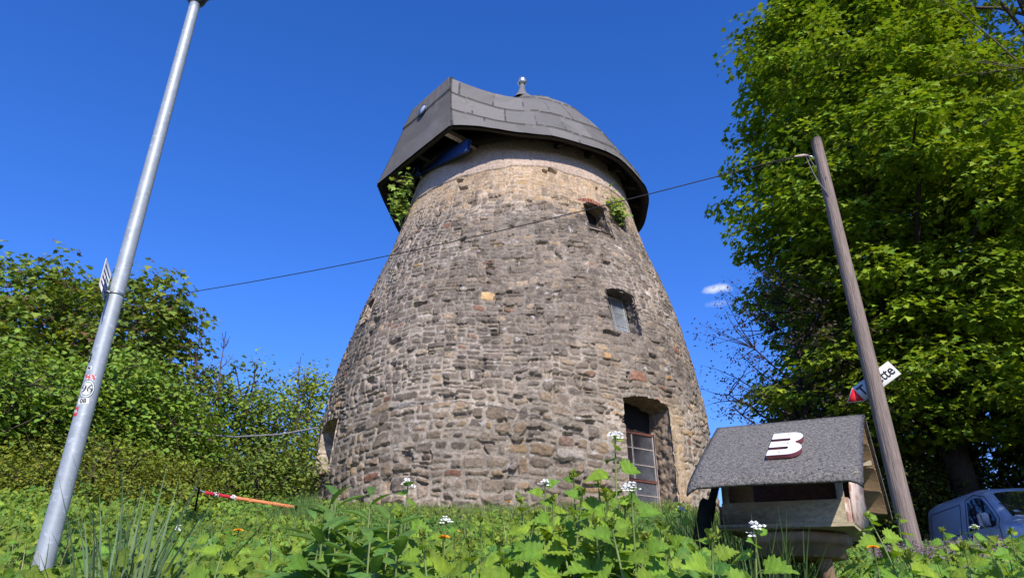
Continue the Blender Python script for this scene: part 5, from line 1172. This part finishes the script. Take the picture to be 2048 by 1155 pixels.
def midw(x): return np.interp(x, [0, .12, .5, 3.4, 3.9, 4.15, 4.2], [.74, .80, .84, .84, .80, .70, .60])
def side_pt(x, z):                                    # half width at height z
    zb = min(1.02, roofz(x) - .06); zt = roofz(x) - .10
    if z <= zb: return midw(x) * (1 - .03 * max(0, (.5 - z)) / .5)
    return midw(x) + (roofw(x) - midw(x)) * (z - zb) / max(zt - zb, .02) * .85
def section(x):
    rz = roofz(x); pts = [(midw(x) - .06, .24), (midw(x), .34)]
    for k in range(6): z = .34 + (min(1.02, rz - .06) - .34) * (k + 1) / 6; pts.append((side_pt(x, z), z))
    zb = min(1.02, rz - .06); zt = rz - .10
    if zt > zb + .02:
        for k in range(1, 6): z = zb + (zt - zb) * k / 5; pts.append((side_pt(x, z), z))
    else:
        for k in range(1, 6): pts.append((side_pt(x, zb) - .01 * k, zb + .004 * k))
    y0, z0_ = pts[-1]
    for k in range(1, 7): a = k / 6 * math.pi / 2; pts.append((y0 - .13 * math.sin(a) * .9 - .13 * (1 - math.cos(a)) * .2, z0_ + (rz - .015 - z0_) * math.sin(a)))
    pts.append((0, rz)); return pts
xs_ = np.concatenate([np.linspace(0, .3, 6), np.linspace(.5, 2.2, 8), np.linspace(2.35, 4.2, 22)])
rows = []
for x in xs_:
    s_ = section(x); full = [(-y, z) for y, z in s_] + [(y, z) for y, z in s_[-2::-1]]; rows.append([VP(x, y, z) for y, z in full])
G = np.array(rows); mb = MB(); mb.grid(G)
for e in (0, len(xs_) - 1):
    n_ = G.shape[1]; i0 = e * n_; mb.f4.append(np.array([[i0 + k, i0 + k + 1, i0 + n_ - 2 - k, i0 + n_ - 1 - k] for k in range(n_ // 2 - 1)]))
body = mb.build('body', M['van'], van, smooth=True)
SGN = -1 if (VP(0, -1, 0) @ los) < (VP(0, 1, 0) @ los) else 1
def side_patch(poly, off, m, name, par=van, sg_=SGN):
    """polygon in (x, z) laid on the flank"""
    poly = np.array(poly, float); c = poly.mean(0); rings = []
    for f_ in (1, .66, .33, .02): rings.append([VP(px, sg_ * (side_pt(px, pz) + off), pz) for px, pz in c + (poly - c) * f_])
    return MB().grid(np.array(rings), closed_v=True).build(name, m, par, smooth=False)
for sg_ in (SGN, -SGN):
    dw = side_patch([(2.10, 1.04), (2.06, 1.60), (2.30, 1.66), (2.60, 1.63), (2.82, 1.46), (3.10, 1.16), (3.12, 1.03)], .012, M['van_glass'], 'door_window', sg_=sg_)
    def outline(poly, name):
        poly = poly + [poly[0]]; pts = []
        for (a, b), (c, d) in zip(poly[:-1], poly[1:]):
            for t in np.linspace(0, 1, 6, endpoint=False): x_, z_ = a + (c - a) * t, b + (d - b) * t; pts.append(VP(x_, sg_ * (side_pt(x_, z_) + .003), z_))
        MB().tube(np.array(pts), .008, 5).build(name, M['van_dark'], van)
    outline([(2.00, .35), (1.98, 1.66), (2.34, 1.72), (2.75, 1.62), (3.20, 1.14), (3.24, .40)], 'door_gap')
    outline([(.35, 1.02), (.35, 1.60), (1.75, 1.62), (1.75, 1.02)], 'panel_crease')
    MB().box(VP(2.22, sg_ * (side_pt(2.2, .92) + .02), .92), [hd_, vs_, (0, 0, 1)], (.09, .015, .018)).build('door_handle', M['van_dark'], van)
    mr_ = MB(); c_ = VP(2.98, sg_ * (side_pt(2.98, 1.05) + .14), 1.14); mr_.box(c_, [hd_, vs_, (0, 0, 1)], (.07, .095, .14), bev=.035); mo = mr_.build('wing_mirror', M['mirror'], van)
    MB().bar(VP(2.98, sg_ * side_pt(2.98, 1.02), 1.03), c_ - (0, 0, .06), .05, .05).build('mirror_arm', M['van_dark'], mo)
    for xw in (.72, 3.42):
        wc = VP(xw, sg_ * .72, .30); tb = MB(); a = np.linspace(0, 2 * np.pi, 28, endpoint=False)
        Gt = np.array([[wc + vs_ * sg_ * w_ + r_ * (hd_ * math.cos(q_) + np.array([0, 0, 1]) * math.sin(q_)) for q_ in a] for r_, w_ in ((.19, -.09), (.29, -.09), (.31, -.05), (.31, .10), (.29, .13), (.19, .135))]); tb.grid(Gt, closed_v=True); wh = empty('wheel', (0, 0, 0), None, None); wh.parent = van
        tb.build('tyre', M['tyre'], wh, smooth=True); rb = MB(); Gt = np.array([[wc + vs_ * sg_ * w_ + r_ * (hd_ * math.cos(q_) + np.array([0, 0, 1]) * math.sin(q_)) for q_ in a] for r_, w_ in ((.20, .12), (.17, .10), (.10, .11), (.05, .13), (.002, .13))]); rb.grid(Gt, closed_v=True); rb.build('rim', M['steel'], wh, smooth=True)
    MB().box(VP(4.06, sg_ * .56, .74), [hd_, vs_, (0, 0, 1)], (.09, .15, .09), bev=.03).build('headlight', M['glass_pale'], van)
# windscreen lies on the sloping front
def top_pt(x, y): return VP(x, y, roofz(x) - .06 * (abs(y) / roofw(x)) ** 3)
G = []
for t in np.linspace(0, 1, 12):
    x = 2.86 + .55 * t; hwid = (.60 + .06 * t); G.append([top_pt(x, hwid * s_) + (hd_ * .6 + np.array([0, 0, .8])) * .015 for s_ in np.linspace(-1, 1, 14)])
ws = MB().grid(np.array(G)).build('windscreen', M['van_glass'], van, smooth=True)
for y_ in (-.25, .3): MB().tube(np.array([top_pt(3.40, y_) + (0, 0, .03), top_pt(3.12, y_ + .38) + (0, 0, .04)]), .010, 5).build('wiper', M['van_dark'], van)
cst = MB(); c_ = top_pt(3.33, SGN * .52) + (hd_ * .6 + np.array([0, 0, .8])) * .024; cst.box(c_, [vs_, (hd_ * .8 - np.array([0, 0, .6])), (hd_ * .6 + np.array([0, 0, .8]))], (.05, .035, .002)); cst.build('windscreen_sticker', M['sign_white'], ws)
MB().box(VP(4.19, 0, .42), [hd_, vs_, (0, 0, 1)], (.05, .70, .12), bev=.03).build('bumper', M['van_dark'], van)
MB().box(VP(4.13, 0, .72), [hd_, vs_, (0, 0, 1)], (.04, .34, .06), bev=.02).build('grille', M['van_dark'], van)
MB().tube([VP(2.55, 0, 1.80), VP(2.35, 0, 2.05)], .006, 5).build('aerial', M['van_dark'], van)

# grey trailer behind the van
t0 = P(1836, 1030, 22.3); TOo = np.array([t0[0], t0[1], .95]); tl = empty('covered_trailer', TOo, 'grey boxy trailer in deep shade behind the van', 'trailer')
ta = np.array([.86, -.51, 0]); ta /= np.linalg.norm(ta); tb_ = np.array([-ta[1], ta[0], 0])
def TP(x, y, z): return ta * x + tb_ * y + np.array([0, 0, z])
prof_ = [(0, .45), (2.6, .45), (2.6, 2.02), (.45, 2.02), (.12, 1.90), (0, 1.78)]
MB().prism(prof_, TP(0, 0, 0), [ta, np.array([0, 0, 1.]), tb_], 1.5).build('box_body', M['trailer'], tl)
for x in (.03, .62, 2.57): MB().box(TP(x, -.012, 1.15 if x < .1 else 1.22), [ta, tb_, (0, 0, 1)], (.02, .012, .66 if x < .1 else .76)).build('corner_strip', M['mirror'], tl)
MB().bar(TP(0, .7, .42), TP(-.9, .7, .40), .07, .07).build('drawbar', M['van_dark'], tl)
for y in (-.05, 1.55):
    a = np.linspace(0, 2 * np.pi, 24, endpoint=False); G = np.array([[TP(1.4 + r_ * math.cos(q_), y + w_, .30 + r_ * math.sin(q_)) for q_ in a] for r_, w_ in ((.002, -.07), (.18, -.08), (.29, -.07), (.30, 0), (.29, .07), (.002, .08))]); MB().grid(G, closed_v=True).build('wheel', M['tyre'], tl, smooth=True)
